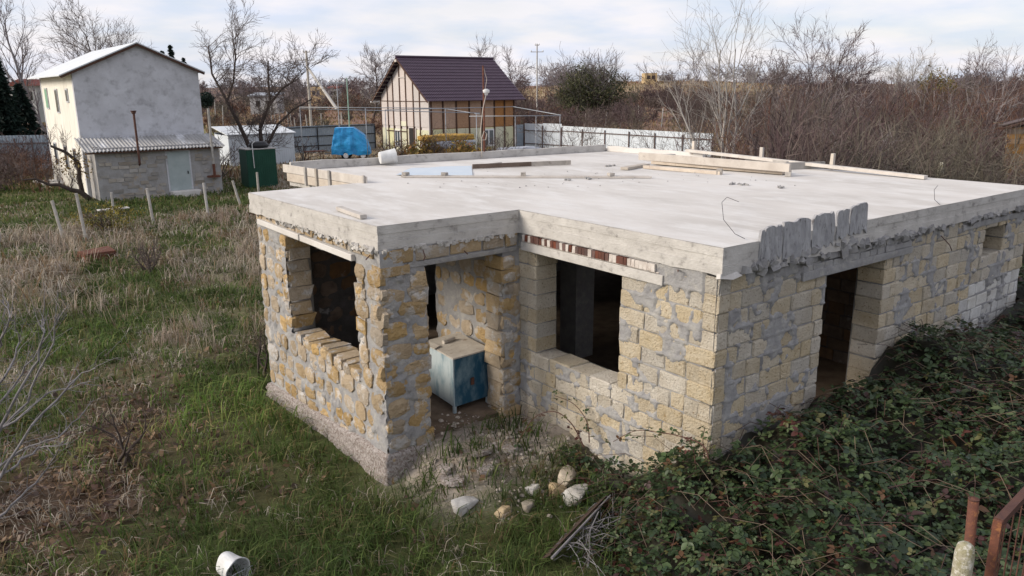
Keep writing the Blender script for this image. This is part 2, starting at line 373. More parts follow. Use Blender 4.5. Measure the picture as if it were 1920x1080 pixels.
C3 = C3*(1-red)+np.array([.17,.105,.080])*red
n = len(g1); idx = np.arange(n*n).reshape(n, n)
Fq = np.stack([idx[:-1, :-1], idx[1:, :-1], idx[1:, 1:], idx[:-1, 1:]], -1).reshape(-1, 4)
tag(mesh_np('ground', np.stack([GX, GY, GZ], -1), Fq, m_ground, colr=np.clip(C3.reshape(-1, 3)*1.5, 0, 1), smooth_=True), kind='structure')

# ================================================================== THE UNFINISHED HOUSE
house = thing('unfinished_house', 'unfinished flat-roofed house of rough limestone with pale concrete slab roof', 'house', (0, 0, 0))
TOP = 3.3; TS = .29
def off(poly, d):
    """offset of the slab outline (outwards positive)"""
    n = len(poly); out = []
    for i in range(n):
        p0 = Vector(poly[i-1]); p = Vector(poly[i]); p1 = Vector(poly[(i+1) % n])
        e0 = (p-p0).normalized(); e1 = (p1-p).normalized()
        n0 = Vector((-e0.y, e0.x)); n1 = Vector((-e1.y, e1.x))       # polygon runs clockwise: left normal is outside
        b = (n0+n1); b = b/(b.length_squared/2); out.append(tuple(p+b*d))
    return out
def rough_prism(mb, poly, z0, z1, step, jit, jb, jt):
    pts = []
    for i in range(len(poly)):
        a = Vector(poly[i]); b = Vector(poly[(i+1) % len(poly)]); n_ = max(1, int((b-a).length/step))
        for j in range(n_):
            p = a.lerp(b, j/n_); k = 0 if j == 0 else jit; pts.append((p.x+rnd.uniform(-k, k), p.y+rnd.uniform(-k, k)))
    n = len(pts); vs = [(x, y, z0-rnd.random()*jb) for x, y in pts]+[(x, y, z1-rnd.random()*jt) for x, y in pts]
    mb.add(vs, [tuple(range(n-1, -1, -1)), tuple(range(n, 2*n))]+[(i, (i+1) % n, n+(i+1) % n, n+i) for i in range(n)])
# slab: three formwork bands in the edge, an uneven top sheet of its own
mb = MB()
for z0, z1, d in ((TOP-TS, TOP-.19, .006), (TOP-.19, TOP-.105, -.004), (TOP-.105, TOP-.006, .003)):
    rough_prism(mb, off(SLAB, d), z0, z1, .16, .005, .022 if z0 < TOP-.2 else .0, .0 if z1 < TOP-.05 else .004)
slab = mb.build('slab', m_slabside, house)
# top sheet (fine grid cut to the outline)
xs = np.arange(-2.4, 8.0, .08); ys = np.arange(-.2, 10.6, .08)
mb = MB(); P2 = off(SLAB, .001)
mb.add([(x, y, TOP-.004) for x, y in P2], [tuple(range(len(P2)))])
mb.build('slab_top', m_slab, slab)
# ragged concrete along the underside of the right edge
lump = MB()
for i in range(120):
    x = rnd.uniform(.35, 7.6); s_ = rnd.uniform(.03, .075)
    if rnd.random() < .35 and x > 3.3: continue
    q = Matrix.Rotation(rnd.uniform(0, 6.3), 3, Vector((rnd.random(), rnd.random(), rnd.random()+.1)).normalized())
    lump.box((x, -.015-rnd.uniform(0, .03), TOP-TS+rnd.uniform(-.05, .07) if x < 2.9 else TOP-TS+rnd.uniform(-.03, .01)), (s_*1.6, s_, s_*1.1), m=q, jit=s_*.25)
tag(lump.build('spilled_concrete', m_mortar, slab), kind='stuff')
lump = MB()
for i in range(90):
    y = rnd.uniform(3.4, 7.3); s_ = rnd.uniform(.015, .05)
    q = Matrix.Rotation(rnd.uniform(0, 6.3), 3, Vector((rnd.random(), rnd.random(), rnd.random()+.1)).normalized())
    lump.box((-2.10-rnd.uniform(0, .02), y, TOP-TS-rnd.uniform(0, .06)), (s_, s_*1.8, s_), m=q, jit=s_*.25)
for i in range(60):
    x = rnd.uniform(-2.05, -.05); s_ = rnd.uniform(.015, .045)
    lump.box((x, 3.31, TOP-TS-rnd.uniform(0, .05)), (s_*2, s_, s_), rz=rnd.random(), jit=s_*.25)
tag(lump.build('spilled_concrete', m_slabside, slab), kind='stuff')
mb = MB()                                                     # torn concrete lip hanging at the front corner
mb.extr([(-.035,-.03,2.985),(.14,-.055,2.955),(.30,-.05,2.975),(.22,-.02,3.03),(-.02,-.02,3.03)], (0, .05, -.012))
mb.build('concrete_lip', m_slab, slab)
# upstands along the two far edges
def upstand(a, b, w, h, m):
    k = MB(); a = Vector((*a, 0)); b = Vector((*b, 0)); N_ = 12
    d = (b-a).normalized(); nn = Vector((-d.y, d.x, 0))*w
    top = []
    vs = []
    for i in range(N_+1):
        p = a+(b-a)*i/N_; hh = h*(1+rnd.uniform(-.1, .1))
        vs += [tuple(p+Vector((0,0,TOP))), tuple(p+Vector((0,0,TOP+hh))), tuple(p+nn+Vector((0,0,TOP+hh))), tuple(p+nn+Vector((0,0,TOP)))]
    fs = []
    for i in range(N_):
        for j in range(4): fs.append((i*4+j, i*4+(j+1) % 4, i*4+4+(j+1) % 4, i*4+4+j))
    fs += [(0,1,2,3), (N_*4+3, N_*4+2, N_*4+1, N_*4)]
    k.add(vs, fs); return k.build('upstand', m, house)
upstand((-.28, 10.36), (7.74, 9.70), .10, .155, m_slabside)
upstand((7.74, 9.66), (7.72, 6.6), .09, .13, m_slab)

# ---- masonry
def block_mesh(Lb, H, Dp, seed):
    g = random.Random(seed); nx, nz = 5, 4; vs = []; fs = []
    for i in range(nx):
        for k in range(nz):
            ex = i in (0, nx-1); ez = k in (0, nz-1)
            u = -Lb/2+Lb*[0, .045, .5, .955, 1][i]; v = -H/2+H*[0, .09, .91, 1][k]
            w = g.uniform(-.005, .006)
            if ex or ez: w -= .006+g.uniform(0, .009)
            if ex and ez:
                w -= .008; u *= .975; v *= .955
            u += g.uniform(-.008, .008); v += g.uniform(-.006, .006)
            vs.append((u, -w, v))
    id_ = lambda i, k: i*nz+k
    for i in range(nx-1):
        for k in range(nz-1): fs.append((id_(i,k), id_(i+1,k), id_(i+1,k+1), id_(i,k+1)))
    per = [id_(i,0) for i in range(nx)]+[id_(nx-1,k) for k in range(1,nz)]+[id_(i,nz-1) for i in range(nx-2,-1,-1)]+[id_(0,k) for k in range(nz-2,0,-1)]
    b = len(vs); vs += [(vs[p][0], Dp+g.uniform(-.008, .008), vs[p][2]) for p in per]; m_ = len(per)
    for j in range(m_): fs.append((per[(j+1) % m_], per[j], b+j, b+(j+1) % m_))
    fs.append(tuple(b+j for j in range(m_-1, -1, -1)))
    me = bpy.data.meshes.new('limestone_block'); me.from_pydata(vs, [], fs); me.materials.append(m_block); me.update(); return me
BLK = {}
def get_block(Lb, deep, white):
    cls = .38 if Lb > .29 else .20
    key = (cls, deep, white, rnd.randrange(7))
    if key not in BLK:
        me = block_mesh(cls, .19, .35 if deep else .20, hash((cls, deep, key[3])) & 9999)
        if white: me.materials[0] = m_whiteblock
        BLK[key] = me
    return BLK[key], cls
def stone_mesh(seed):
    g = random.Random(seed); n = 11; vs = []; fs = []
    rr = []
    for k in range(n):
        a = 2*math.pi*k/n; c, s_ = math.cos(a), math.sin(a)
        q = (abs(c)**4.5+abs(s_)**4.5)**(-1/4.5); rr.append(q*g.uniform(.88, 1.05))
    for f_, w in ((1.0, -.055), (.93, .004), (.52, .020)):
        for k in range(n):
            a = 2*math.pi*k/n; q = rr[k]*f_
            vs.append((.5*q*math.cos(a), -(w+g.uniform(-.007, .007)), .5*q*math.sin(a)))
    vs.append((0, -.022, 0))
    for j in range(2):
        for k in range(n):
            k2 = (k+1) % n; fs.append((j*n+k, j*n+k2, (j+1)*n+k2, (j+1)*n+k))
    for k in range(n): fs.append((2*n+k, 2*n+(k+1) % n, 3*n))
    me = bpy.data.meshes.new('stone'); me.from_pydata(vs, [], fs); me.materials.append(m_rubble); me.update(); return me
STN = [stone_mesh(100+i) for i in range(14)]

def wall(O, U, N, length, z0, z1, ops, style, seed, thick=.38, smear=None, corner=None, white=None, lower=None, res=.02, skip=None, label=None):
    """one wall: mortar body with openings, rough mortar face, and every block or stone as a child"""
    g = random.Random(seed); O = Vector(O); U = Vector(U); N = Vector(N); Z = Vector((0, 0, 1))
    P = lambda u, v, w: O+U*u+Z*v+N*w
    # body boxes round the openings
    us = sorted({.045, length-.01, *[o[0]-.035 for o in ops], *[o[1]+.035 for o in ops]})
    mb = MB()
    for a, b in zip(us[:-1], us[1:]):
        mid = (a+b)/2; holes = sorted([(o[2]-.04, o[3]) for o in ops if o[0]-.035 < mid < o[1]+.035])
        z = z0
        for h0, h1 in holes+[(z1, z1)]:
            if h0 > z+.001:
                vs = [P(u, v, w) for w in (-thick, -.03) for (u, v) in ((a, z), (b, z), (b, h0), (a, h0))]
                mb.add(vs, [(0,1,2,3),(7,6,5,4),(0,4,5,1),(1,5,6,2),(2,6,7,3),(3,7,4,0)])
            z = max(z, h1)
    # pieces
    pieces = []
    if style == 'block':
        hc = .2; k = 0; z = z0
        while z < z1-.05:
            h = min(hc, z1-z); zm = z+h/2
            lo = 0.0; hi = length
            if corner: lo = (0.0 if (k % 2 == corner[0]) else .185)
            cuts = [(o[0], o[1]) for o in ops if o[2] < zm < o[3]]
            cuts += [(s_[0], s_[1]) for s_ in (skip or []) if s_[2] < zm < s_[3]]
            segs = []; a = lo
            for c0, c1 in sorted(cuts): segs.append((a, c0)); a = c1
            segs.append((a, hi))
            for a, b in segs:
                if b-a < .06: continue
                u = a; first = True
                while u < b-.04:
                    Lb = g.choice([.38, .38, .36, .40, .30, .20, .26]) if not (first and k % 2) else .2
                    if b-u-Lb < .14: Lb = b-u
                    if Lb > .5: Lb = Lb/2
                    first = False
                    jamb = any(abs(u-o[1]) < .02 or abs(u+Lb-o[0]) < .02 for o in ops) or any(o[0]-.05 < u+Lb/2 < o[1]+.05 and z < o[2] < z+.25 for o in ops)
                    pieces.append((u+Lb/2, zm, Lb, h, jamb)); u += Lb
            z += hc; k += 1
    else:
        z = z0
        while z < z1-.05:
            h = g.uniform(.21, .30); h = min(h, z1-z)
            u = -g.uniform(0, .1)
            while u < length-.05:
                Lb = g.uniform(.26, .46); Lb = min(Lb, length-u) if length-u-Lb > .12 else length-u
                uc = u+Lb/2; zc = z+h/2+g.uniform(-.03, .03)
                blocked = any(o[0]-.10 < uc < o[1]+.10 and o[2]-.10 < zc < o[3]+.10 for o in list(ops)+list(skip or []))
                if not blocked and zc < z1-.06: pieces.append((uc, zc, Lb, h, False))
                u += Lb
            z += h
        for o in ops:                                        # stones facing the jambs and the sill
            for uu, sg in ((o[0], -1), (o[1], 1)):
                z = max(o[2]+.02, z0)
                while z < o[3]-.12:
                    h = g.uniform(.17, .26); pieces.append((uu+sg*.11, z+h/2, .23+g.uniform(0, .06), h, True)); z += h
            if o[2] > z0+.2:
                u = o[0]
                while u < o[1]-.1: Lb = g.uniform(.2, .32); pieces.append((u+Lb/2, o[2]-.10, Lb, .2, True)); u += Lb
    # rough mortar face
    nu = int(length/res)+1; nv = int((z1-z0)/res)+1
    uu = np.linspace(0, length, nu); vv = np.linspace(z0, z1, nv); UU, VV = np.meshgrid(uu, vv, indexing='ij')
    nn = .62*fbm(UU*2.2+seed, VV*2.2, seed % 13, 4)+.38*fbm(UU*9+seed, VV*9, seed % 7, 3)
    if style == 'block':
        jd = np.full(UU.shape, 9.0)
        for (pu, pv, Lb, h, j_) in pieces:
            ins = np.minimum(Lb/2-np.abs(UU-pu), h/2-np.abs(VV-pv)); jd = np.where(ins > 0, np.minimum(jd, ins), jd)
        nob = jd > 1; jd = np.clip(jd, 0, .06)
        sm = nn+.07*(1-jd/.06)
        if smear is not None: sm = sm+smear(UU, VV)
        hh = -.024+.010*(jd < .012)+.034*smooth(.60, .64, sm)+(fbm(UU*17, VV*17, 3, 2)-.5)*.012
        if corner: hh = np.where(UU < .19, -.03, hh)
    else:
        hh = -.010+.028*smooth(.53, .61, nn)+(fbm(UU*15, VV*15, 3, 2)-.5)*.014
        if smear is not None: hh = hh+.03*smear(UU, VV)
    keep = np.ones((nu-1, nv-1), bool); um = (uu[:-1]+uu[1:])/2; vm = (vv[:-1]+vv[1:])/2
    for o in ops:
        keep &= ~((um[:, None] > o[0]-.02) & (um[:, None] < o[1]+.02) & (vm[None, :] > o[2]-.03) & (vm[None, :] < o[3]))
    base = np.array(O)[None, None]+UU[..., None]*np.array(U)+VV[..., None]*np.array(Z)+hh[..., None]*np.array(N)
    idx = np.arange(nu*nv).reshape(nu, nv)
    flip = U.cross(Z).dot(N) < 0
    q = np.stack([idx[:-1, :-1], idx[1:, :-1], idx[1:, 1:], idx[:-1, 1:]], -1)[keep]
    if flip: q = q[:, ::-1]
    bv = np.array(mb.v); bf = np.array(mb.f)
    w = mesh_np('wall', np.concatenate([base.reshape(-1, 3), bv]), [np.concatenate([q, bf+nu*nv])], m_mortar, house)
    if label: w['label'] = label
    # child blocks / stones
    ax = U if not flip else -U
    RM = Matrix((ax, -N, Z)).transposed().to_4x4()
    for (pu, pv, Lb, h, jamb) in pieces:
        if style == 'block':
            wh = bool(white and white(pu, pv))
            me, cl_ = get_block(Lb, jamb, wh)
            o = bpy.data.objects.new('limestone_block', me); sc = Vector(((Lb-.012)/cl_, 1, (h-.012)/.19))
            wj = g.uniform(-.010, .006)+(-.012 if wh else 0); ju = g.uniform(-.012, .012) if jamb else 0; rz = g.uniform(-.012, .012)
        else:
            me = g.choice(STN); o = bpy.data.objects.new('stone', me)
            sc = Vector((Lb*g.uniform(.82, 1.0), 1.0 if not jamb else 1.15, h*g.uniform(.84, 1.0))); wj = g.uniform(-.016, .010); ju = 0; rz = g.uniform(-.12, .12)
        col.objects.link(o); o.parent = w
        o.matrix_local = Matrix.Translation(P(pu+ju, pv+(g.uniform(-.008, .008)), wj)) @ RM @ Matrix.Rotation(rz, 4, 'Y') @ Matrix.Diagonal((*sc, 1))
        if style != 'block' and jamb:
            b = MB(); b.box((0, 0, 0), (.92, .33, .92), jit=.05)
            if not hasattr(wall, 'jm'): wall.jm = []
            if len(wall.jm) < 6:
                me2 = bpy.data.meshes.new('stone'); me2.from_pydata(b.v, [], b.f); me2.materials.append(m_rubble); me2.update(); wall.jm.append(me2)
            o2 = bpy.data.objects.new('stone', g.choice(wall.jm)); col.objects.link(o2); o2.parent = w
            o2.matrix_local = Matrix.Translation(P(pu, pv, -.185)) @ RM @ Matrix.Rotation(rz, 4, 'Y') @ Matrix.Diagonal((Lb, 1, h, 1))
    return w

ZB0 = .38; ZT = TOP-TS-.004
# front wall beside the porch (faces the low sun)
_dab = np.random.default_rng(2).random((16, 2))*np.array([2.7, .85])+np.array([.25, .45])
def smearF(U_, V_):
    t = -.02+.02*np.exp(-((V_-2.2)/.5)**2)*np.exp(-((U_-.75)/.45)**2)-.05*(V_ < 1.3)+.10*(V_ > 2.78)
    for (a, b) in _dab: t = t+.20*np.exp(-((U_-a)/.06)**2-((V_-b)/.05)**2)
    return t
wF = wall((.02, .02, 0), (0,1,0), (-1,0,0), 3.38, ZB0-.4, ZT, [(1.40,2.94,1.40,2.76)], 'block', 3, smear=smearF, corner=(0,), skip=[(.74,3.3,2.76,3.1)], label='cream sunlit block wall with one window opening')
# long right wall
def smearR(U_, V_):
    a = .26*np.exp(-((U_-1.0)/.8)**2-((V_-1.25)/.30)**2)+.16*np.exp(-((U_-1.05)/.20)**2-((V_-2.35)/.5)**2)
    return a+.10*np.exp(-((U_-3.95)/.35)**2-((V_-1.9)/.45)**2)+.16*smooth(2.78, 2.86, V_)-.025+.10*np.exp(-((U_-4.6)/.3)**2-((V_-2.2)/.3)**2)
wR = wall((.02, .02, 0), (1,0,0), (0,-1,0), 7.70, ZB0-.4, ZT, [(1.98,3.30,.42,2.73),(6.16,6.82,2.37,2.84)], 'block', 5, smear=smearR, corner=(1,),
          white=lambda u, v: u > 5.55+.2*math.sin(v*31) and v < 1.97, skip=[(1.45,3.95,2.73,3.1)], label='long shaded block wall patched with grey mortar')
# porch, left side
wL = wall((-2.08, 3.32, 0), (0,1,0), (-1,0,0), 4.10, -.1, ZT, [(.66,2.92,1.32,2.77)], 'rubble', 8, skip=[(.0,4.1,2.80,3.1)], label='porch side wall of ochre rubble with window opening')
# porch, front with the doorway
wP = wall((-2.08, 3.32, 0), (1,0,0), (0,-1,0), 2.14, .1, ZT, [(.64,1.80,.30,2.75)], 'rubble', 9, skip=[(.0,2.1,2.72,3.1)], label='porch front of ochre rubble and mortar with doorway')
# walls seen through the openings: brown stone, some with indoor shade put into its colour
m_shadestone = mk('shade_toned_stone', (.18,.115,.07), (.10,.068,.048), 5, .95, .8, 30, rv=.2, c3=(.24,.21,.19), s3=3, t3=(.62,.70))
m_shademortar = mk('shade_toned_mortar', (.10,.092,.088), (.06,.055,.052), 5, .95, .6, 30, c3=(.26,.25,.245), s3=2.2, t3=(.64,.70))
def tone_for_shade(w, rub):  # recolours a wall and its pieces darker, as painted-in room shade
    w.data.materials[0] = m_shademortar
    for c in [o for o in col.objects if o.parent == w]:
        c.data = SHADE_TONED.setdefault(c.data.name, c.data.copy()); c.data.materials[0] = m_shadestone
SHADE_TONED = {}
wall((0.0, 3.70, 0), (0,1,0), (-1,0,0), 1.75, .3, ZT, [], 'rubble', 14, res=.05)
tone_for_shade(wall((-1.70, 7.02, 0), (1,0,0), (0,-1,0), 1.70, .3, ZT, [], 'rubble', 15, res=.05), True)
tone_for_shade(wall((5.3, .40, 0), (0,1,0), (-1,0,0), 3.2, .45, ZT, [], 'block', 17, res=.06), False)
mb = MB()                                                     # plain far and inner walls
mb.box((7.53, 4.85, 1.5), (.36, 9.0, 3.0)); mb.box((3.6, 9.75, 1.5), (7.4, .36, 3.0)); mb.box((.2, 8.9, 1.5), (.36, 2.6, 3.0))
mb.box((-1.0, 7.24, 1.5), (2.0, .3, 3.0)); mb.box((-1.895, 7.0, 1.5), (.30, .3, 3.0)); mb.box((5.6, 3.6, 1.5), (3.2, .3, 3.0))
mb.build('wall', m_mortar, house)
mb = MB(); mb.box((3.85, 4.9, .2), (7.5, 9.5, .5)); mb.box((-1.0, 5.3, .2), (2.0, 3.75, .5)); mb.build('floor', m_floor, house)
mb = MB(); mb.box((2.22, 4.6, 1.7), (.40, .40, 2.6), rz=.0, jit=.01); mb.build('inner_pillar', m_mortar, house)

# ---- band under the slab: lintels and bricks
def beam(c, d, name='lintel', m=m_slabside, jit=.006):
    b = MB(); b.box(c, d, jit=jit); return b.build(name, m, house, bevel=.006)
beam((.165, 2.0, 2.815), (.36, 2.50, .11))                                     # over the front window
b_ = MB()
y = .86; k = 0
while y < 3.2:                                                                # brick row, brown with white drips
    wd = rnd.choice([.055, .06, .065]); whitish = rnd.random() < .38 or y < 1.15
    bb = MB(); bb.box((.035+rnd.uniform(-.004, .004), y+wd/2, 2.935), (.11, wd-.006, .085), jit=.003)
    bb.build('brick', m_whitewash if whitish else m_brick, wF); y += wd; k += 1
beam((.10, 2.03, 2.886), (.20, 2.42, .020), 'mortar_bed', m_whitewash)
beam((.10, 2.03, 2.995), (.18, 2.42, .028), 'mortar_bed', m_mortar)
beam((2.70, .165, 2.775), (2.48, .36, .095), m=m_mortar)                      # over the right doorway
x = 1.48; 
for row, zz in enumerate((2.855, 2.945)):
    x = 1.47+row*.06
    while x < 3.9:
        wd = rnd.uniform(.16, .27); bb = MB(); bb.box((x+wd/2, .10+rnd.uniform(-.01, .006), zz), (wd-.012, .20, .072), jit=.006)
        bb.build('brick', m_mortar, wR, bevel=.006); x += wd
beam((6.3, .12, 2.90), (1.9, .26, .09), m=m_mortar)
beam((-.86, 3.48, 2.775), (1.66, .34, .075), m=m_mortar)                      # over the porch doorway
x = -2.06
for wd in (.45, .52, .50, .35, .22):                                           # big textured blocks above it
    bb = MB(); bb.box((x+wd/2, 3.42+rnd.uniform(-.008, .008), 2.905), (wd-.03, .24, .165), jit=.008); bb.build('limestone_block', m_rubble, wP, bevel=.012); x += wd
bb = MB(); bb.box((-1.88, 3.42, 2.735), (.40, .24, .13), jit=.01); bb.build('limestone_block', m_rubble, wP, bevel=.012)
# side lintel in two pale lengths, with ochre stones above
for a, b2, zz in ((3.98, 5.75, 2.825), (5.60, 7.22, 2.855)):
    bb = MB(); bb.bar((-1.955 if a < 5 else -1.975, a, zz-.01), (-1.955 if a < 5 else -1.975, b2, zz+.012), .34, .085); bb.build('lintel', m_slab, house, bevel=.008)
y = 3.45
while y < 7.3:
    wd = rnd.uniform(.22, .46); bb = MB(); bb.box((-1.99+rnd.uniform(-.012, .012), y+wd/2, 2.945), (.22, wd-.04, .10+rnd.uniform(-.01, .02)), jit=.012)
    bb.build('stone', m_rubble, wL, bevel=.012); y += wd
# plinth of exposed aggregate, wrapped round the porch corner
nU, nV = 130, 22
ycs = np.linspace(7.46, 3.27, 90); pts = [(-2.14, y_) for y_ in ycs]+[(x_, 3.27) for x_ in np.linspace(-2.10, -1.30, 24)]
pts = np.array(pts); nrm = np.array([(-1, 0)]*90+[(0, -1)]*24, float); nrm[89] = nrm[90] = (-.7, -.7)
VV = np.linspace(0, 1, nV); ztop = np.interp(np.arange(len(pts)), [0, 89, 113], [.10, .41, .40])
V = []
for i, (p, nv_) in enumerate(zip(pts, nrm)):
    for t in VV:
        z_ = -.25+(ztop[i]+.25)*t; d_ = (fbm(i*.9, t*14, 2, 3)-.5)*.05+.03*(1-t)-.05*(t > .985)
        V.append((p[0]+nv_[0]*d_, p[1]+nv_[1]*d_, z_))
    V.append((p[0]-nv_[0]*.12, p[1]-nv_[1]*.12, ztop[i]))
st = nV+1; Fp = [(i*st+j, (i+1)*st+j, (i+1)*st+j+1, i*st+j+1) for i in range(len(pts)-1) for j in range(nV)]
mesh_np('plinth', V, np.array(Fp), m_plinth, house)
# bent reinforcement stubs
for p in ([(-2.10,3.50,2.93),(-2.20,3.42,2.90)], [(-2.10,7.36,2.94),(-2.22,7.40,2.99)], [(-1.5,3.28,2.95),(-1.52,3.20,2.88),(-1.55,3.19,2.84)], [(-.9,3.28,2.86),(-.9,3.2,2.83)],
          [(0,2.9,2.98),(-.10,2.8,3.0)], [(-.0,.55,2.97),(-.08,.48,2.98)], [(4.72,0,2.86),(4.78,-.10,2.74),(4.82,-.12,2.66)]):
    MB().tube(p, .007, 6).build('rebar_stub', m_rustdark, house)

# ================================================================== THINGS ON THE ROOF
def plank(name, a, b, w, h, mat, label, group=None, twist=0.0):
    o = MB().bar(a, b, w, h).build(name, mat, bevel=.004)
    return tag(o, label, 'plank', group)
Zs = TOP
# formwork boards standing past the left edge
fb = thing('formwork_side', 'weathered two-board formwork panel sticking out past the left roof edge', 'formwork', (-.30, 10.4, 3.05))
A = Vector(at(505, 314, 15.6)); B = Vector(at(692, 338, 14.3)); A = Vector((-.33, 10.52, 0)); B = Vector((-.13, 7.35, 0))
dv_ = (B-A); ln = dv_.length
for k, (zc, a0) in enumerate(((3.33, -.06), (3.165, .10))):
    MB().bar(A+dv_*a0/ln+Vector((-.02, 0, zc)), B+Vector((-.02, 0, zc)), .028, .158).build('board', m_woodpale, None, bevel=.004)
    bo = bpy.context.scene.collection.objects[-1]; bo.parent = fb; bo.matrix_parent_inverse = Matrix.Translation((.30, -10.4, -3.05))
for t in (.30, .44, .60, .985):
    p = A+dv_*t; o = MB().box(p+Vector((-.055, 0, 3.245)), (.035, .07, .36), jit=.006).build('batten', m_wood, fb, bevel=.004)
    o.matrix_parent_inverse = Matrix.Translation((.30, -10.4, -3.05))
o = MB().bar(A+dv_*.40+Vector((-.05, 0, 3.06)), A+dv_*.52+Vector((.25, 0, 2.70)), .10, .03).build('brace', m_wood, fb); o.matrix_parent_inverse = Matrix.Translation((.30, -10.4, -3.05))
# small plank near the front corner
p0 = on(640, 394, Zs); p1 = on(682, 411, Zs)
plank('short_plank', (p0[0]-.03, p0[1], Zs+.03), (p1[0], p1[1], Zs+.03), .09, .05, m_woodpale, 'short pale plank end at the front left roof corner')
# white bucket on its side by the back upstand
def bucket(name, label, loc, axis, r0, r1, L_, mat, handle=True, dent=0):
    t = thing(name, label, 'bucket', loc)
    q = Vector(axis).to_track_quat('Z', 'Y').to_matrix()
    n_ = 28; b = MB(); prof = [(.0, 0), (r0*.96, 0), (r0, .01), ((r0+r1)/2, L_*.5), (r1, L_*.97), (r1*1.04, L_*.97), (r1*1.04, L_), (r1*.97, L_), (r0*.97, .02), (0, .02)]
    b.lathe((0, 0, 0), prof, n_, q)
    if dent:
        b.v = [tuple(Vector(p)*(1+dent*math.sin(p[0]*23+p[2]*17)*.3)) for p in b.v]
    b.build('shell', mat, t, smooth_=False)
    if handle:
        pts = [q @ Vector((r1*1.05*math.cos(a), r1*1.05*math.sin(a)*.35-.02, L_*.93+.07*math.sin(a))) for a in np.linspace(0, math.pi, 9)]
        MB().tube(pts, .004, 5).build('handle', m_steelgrey, t)
    return t
pb = on(722, 309, Zs)
bucket('paint_bucket', 'dusty white bucket lying on its side against the back roof upstand', (pb[0]-.16, pb[1]-.08, Zs+.155), (1, -.25, .12), .125, .15, .34, m_whiteplastic, False)
# rusty pole with a white insulator and a loose cable
pp = Vector((4.2, 10.02, Zs))
pole = thing('rusty_pole', 'thin rusty pole with white insulator and loose cable at back roof edge', 'pole', tuple(pp))
MB().tube([(0,0,0),(.01,0,1.0),(.0,0,2.05)], [.024,.022,.018], 8).build('shaft', m_rust, pole)
MB().lathe((.06, -.02, 1.46), [(0,-.06),(.04,-.05),(.045,-.01),(.075,.0),(.08,.06),(.03,.085),(0,.085)], 10).build('insulator', m_whiteplastic, pole, True)
MB().tube([(.05,-.03,1.42),(-.06,-.05,1.1),(-.12,-.05,.7),(-.15,-.06,.55),(-.10,-.06,.42),(0,-.06,.42),(.04,-.06,.55),(-.04,-.06,.62),(-.10,-.05,.45),(-.11,-.05,.02)], .010, 5).build('cable', m_cable, pole)
MB().tube([(.02,0,2.0),(.10,0,1.75),(.04,0,1.5)], .006, 5).build('cable', m_cable, pole)
# pale sheet and dark plank
s4 = [on(742, 329, Zs), on(770, 316, Zs), on(884, 311, Zs), on(886, 331, Zs)]
V = []; n_ = 14
for i in range(n_+1):
    for j in range(n_+1):
        a = i/n_; b = j/n_; p = (s4[0]*(1-a)+s4[3]*a)*(1-b)+(s4[1]*(1-a)+s4[2]*a)*b
        V.append((p[0], p[1], Zs+.004+.012*vn(a*9, b*9, 4)))
Fp = [(i*(n_+1)+j, (i+1)*(n_+1)+j, (i+1)*(n_+1)+j+1, i*(n_+1)+j+1) for i in range(n_) for j in range(n_)]
tag(mesh_np('plastic_sheet', V, np.array(Fp), m_sheet), 'pale bluish plastic sheet lying flat on the slab', 'sheet')
a = on(886, 317, Zs); b = on(996, 312, Zs); c = on(1070, 309, Zs)
t = thing('warped_plank', 'long warped plank, dark wet end and grey dry end, beside bluish sheet', 'plank', (a[0], a[1], Zs))
for nm, p, q, m_, lb in (('board', a, b, m_wooddark, 'dark wet end'), ('board', b, c, m_wood, 'grey dry end')):
    o = MB().bar((p[0]-a[0], p[1]-a[1], .05), (q[0]-a[0], q[1]-a[1], .05), .035, .09).build(nm, m_, t, bevel=.004); o['label'] = lb
a = on(756, 333, Zs); b = on(1222, 334, Zs); a = Vector((a[0], a[1], Zs)); b = Vector((b[0], b[1], Zs))
t = thing('long_lath', 'very long thin pale lath with small chocks lying across the middle of the roof', 'lath', tuple(a))
for k in range(2):
    MB().bar(Vector((0, .07*k, .018+.004*k)), (b-a)+Vector((0, .07*k, .018+.004*k)), .05, .03).build('strip', m_woodpale, t)
for f_ in (.01, .17, .49, .84):
    MB().box((b-a)*f_+Vector((.02, .03, .065)), (.13, .09, .055), rz=.4+f_, jit=.008).build('chock', m_wood, t, bevel=.004)
for k, (u0, v0, u1, v1) in enumerate(((745, 305, 832, 299), (912, 310, 940, 307))):
    p0 = on(u0, v0, Zs); p1 = on(u1, v1, Zs)
    plank('thin_slat', (*p0[:2], Zs+.02), (*p1[:2], Zs+.02), .04, .03, m_rust if k == 0 else m_wood, ('rust-brown slat lying along the foot of the back upstand', 'short grey slat just behind the warped dark plank')[k])
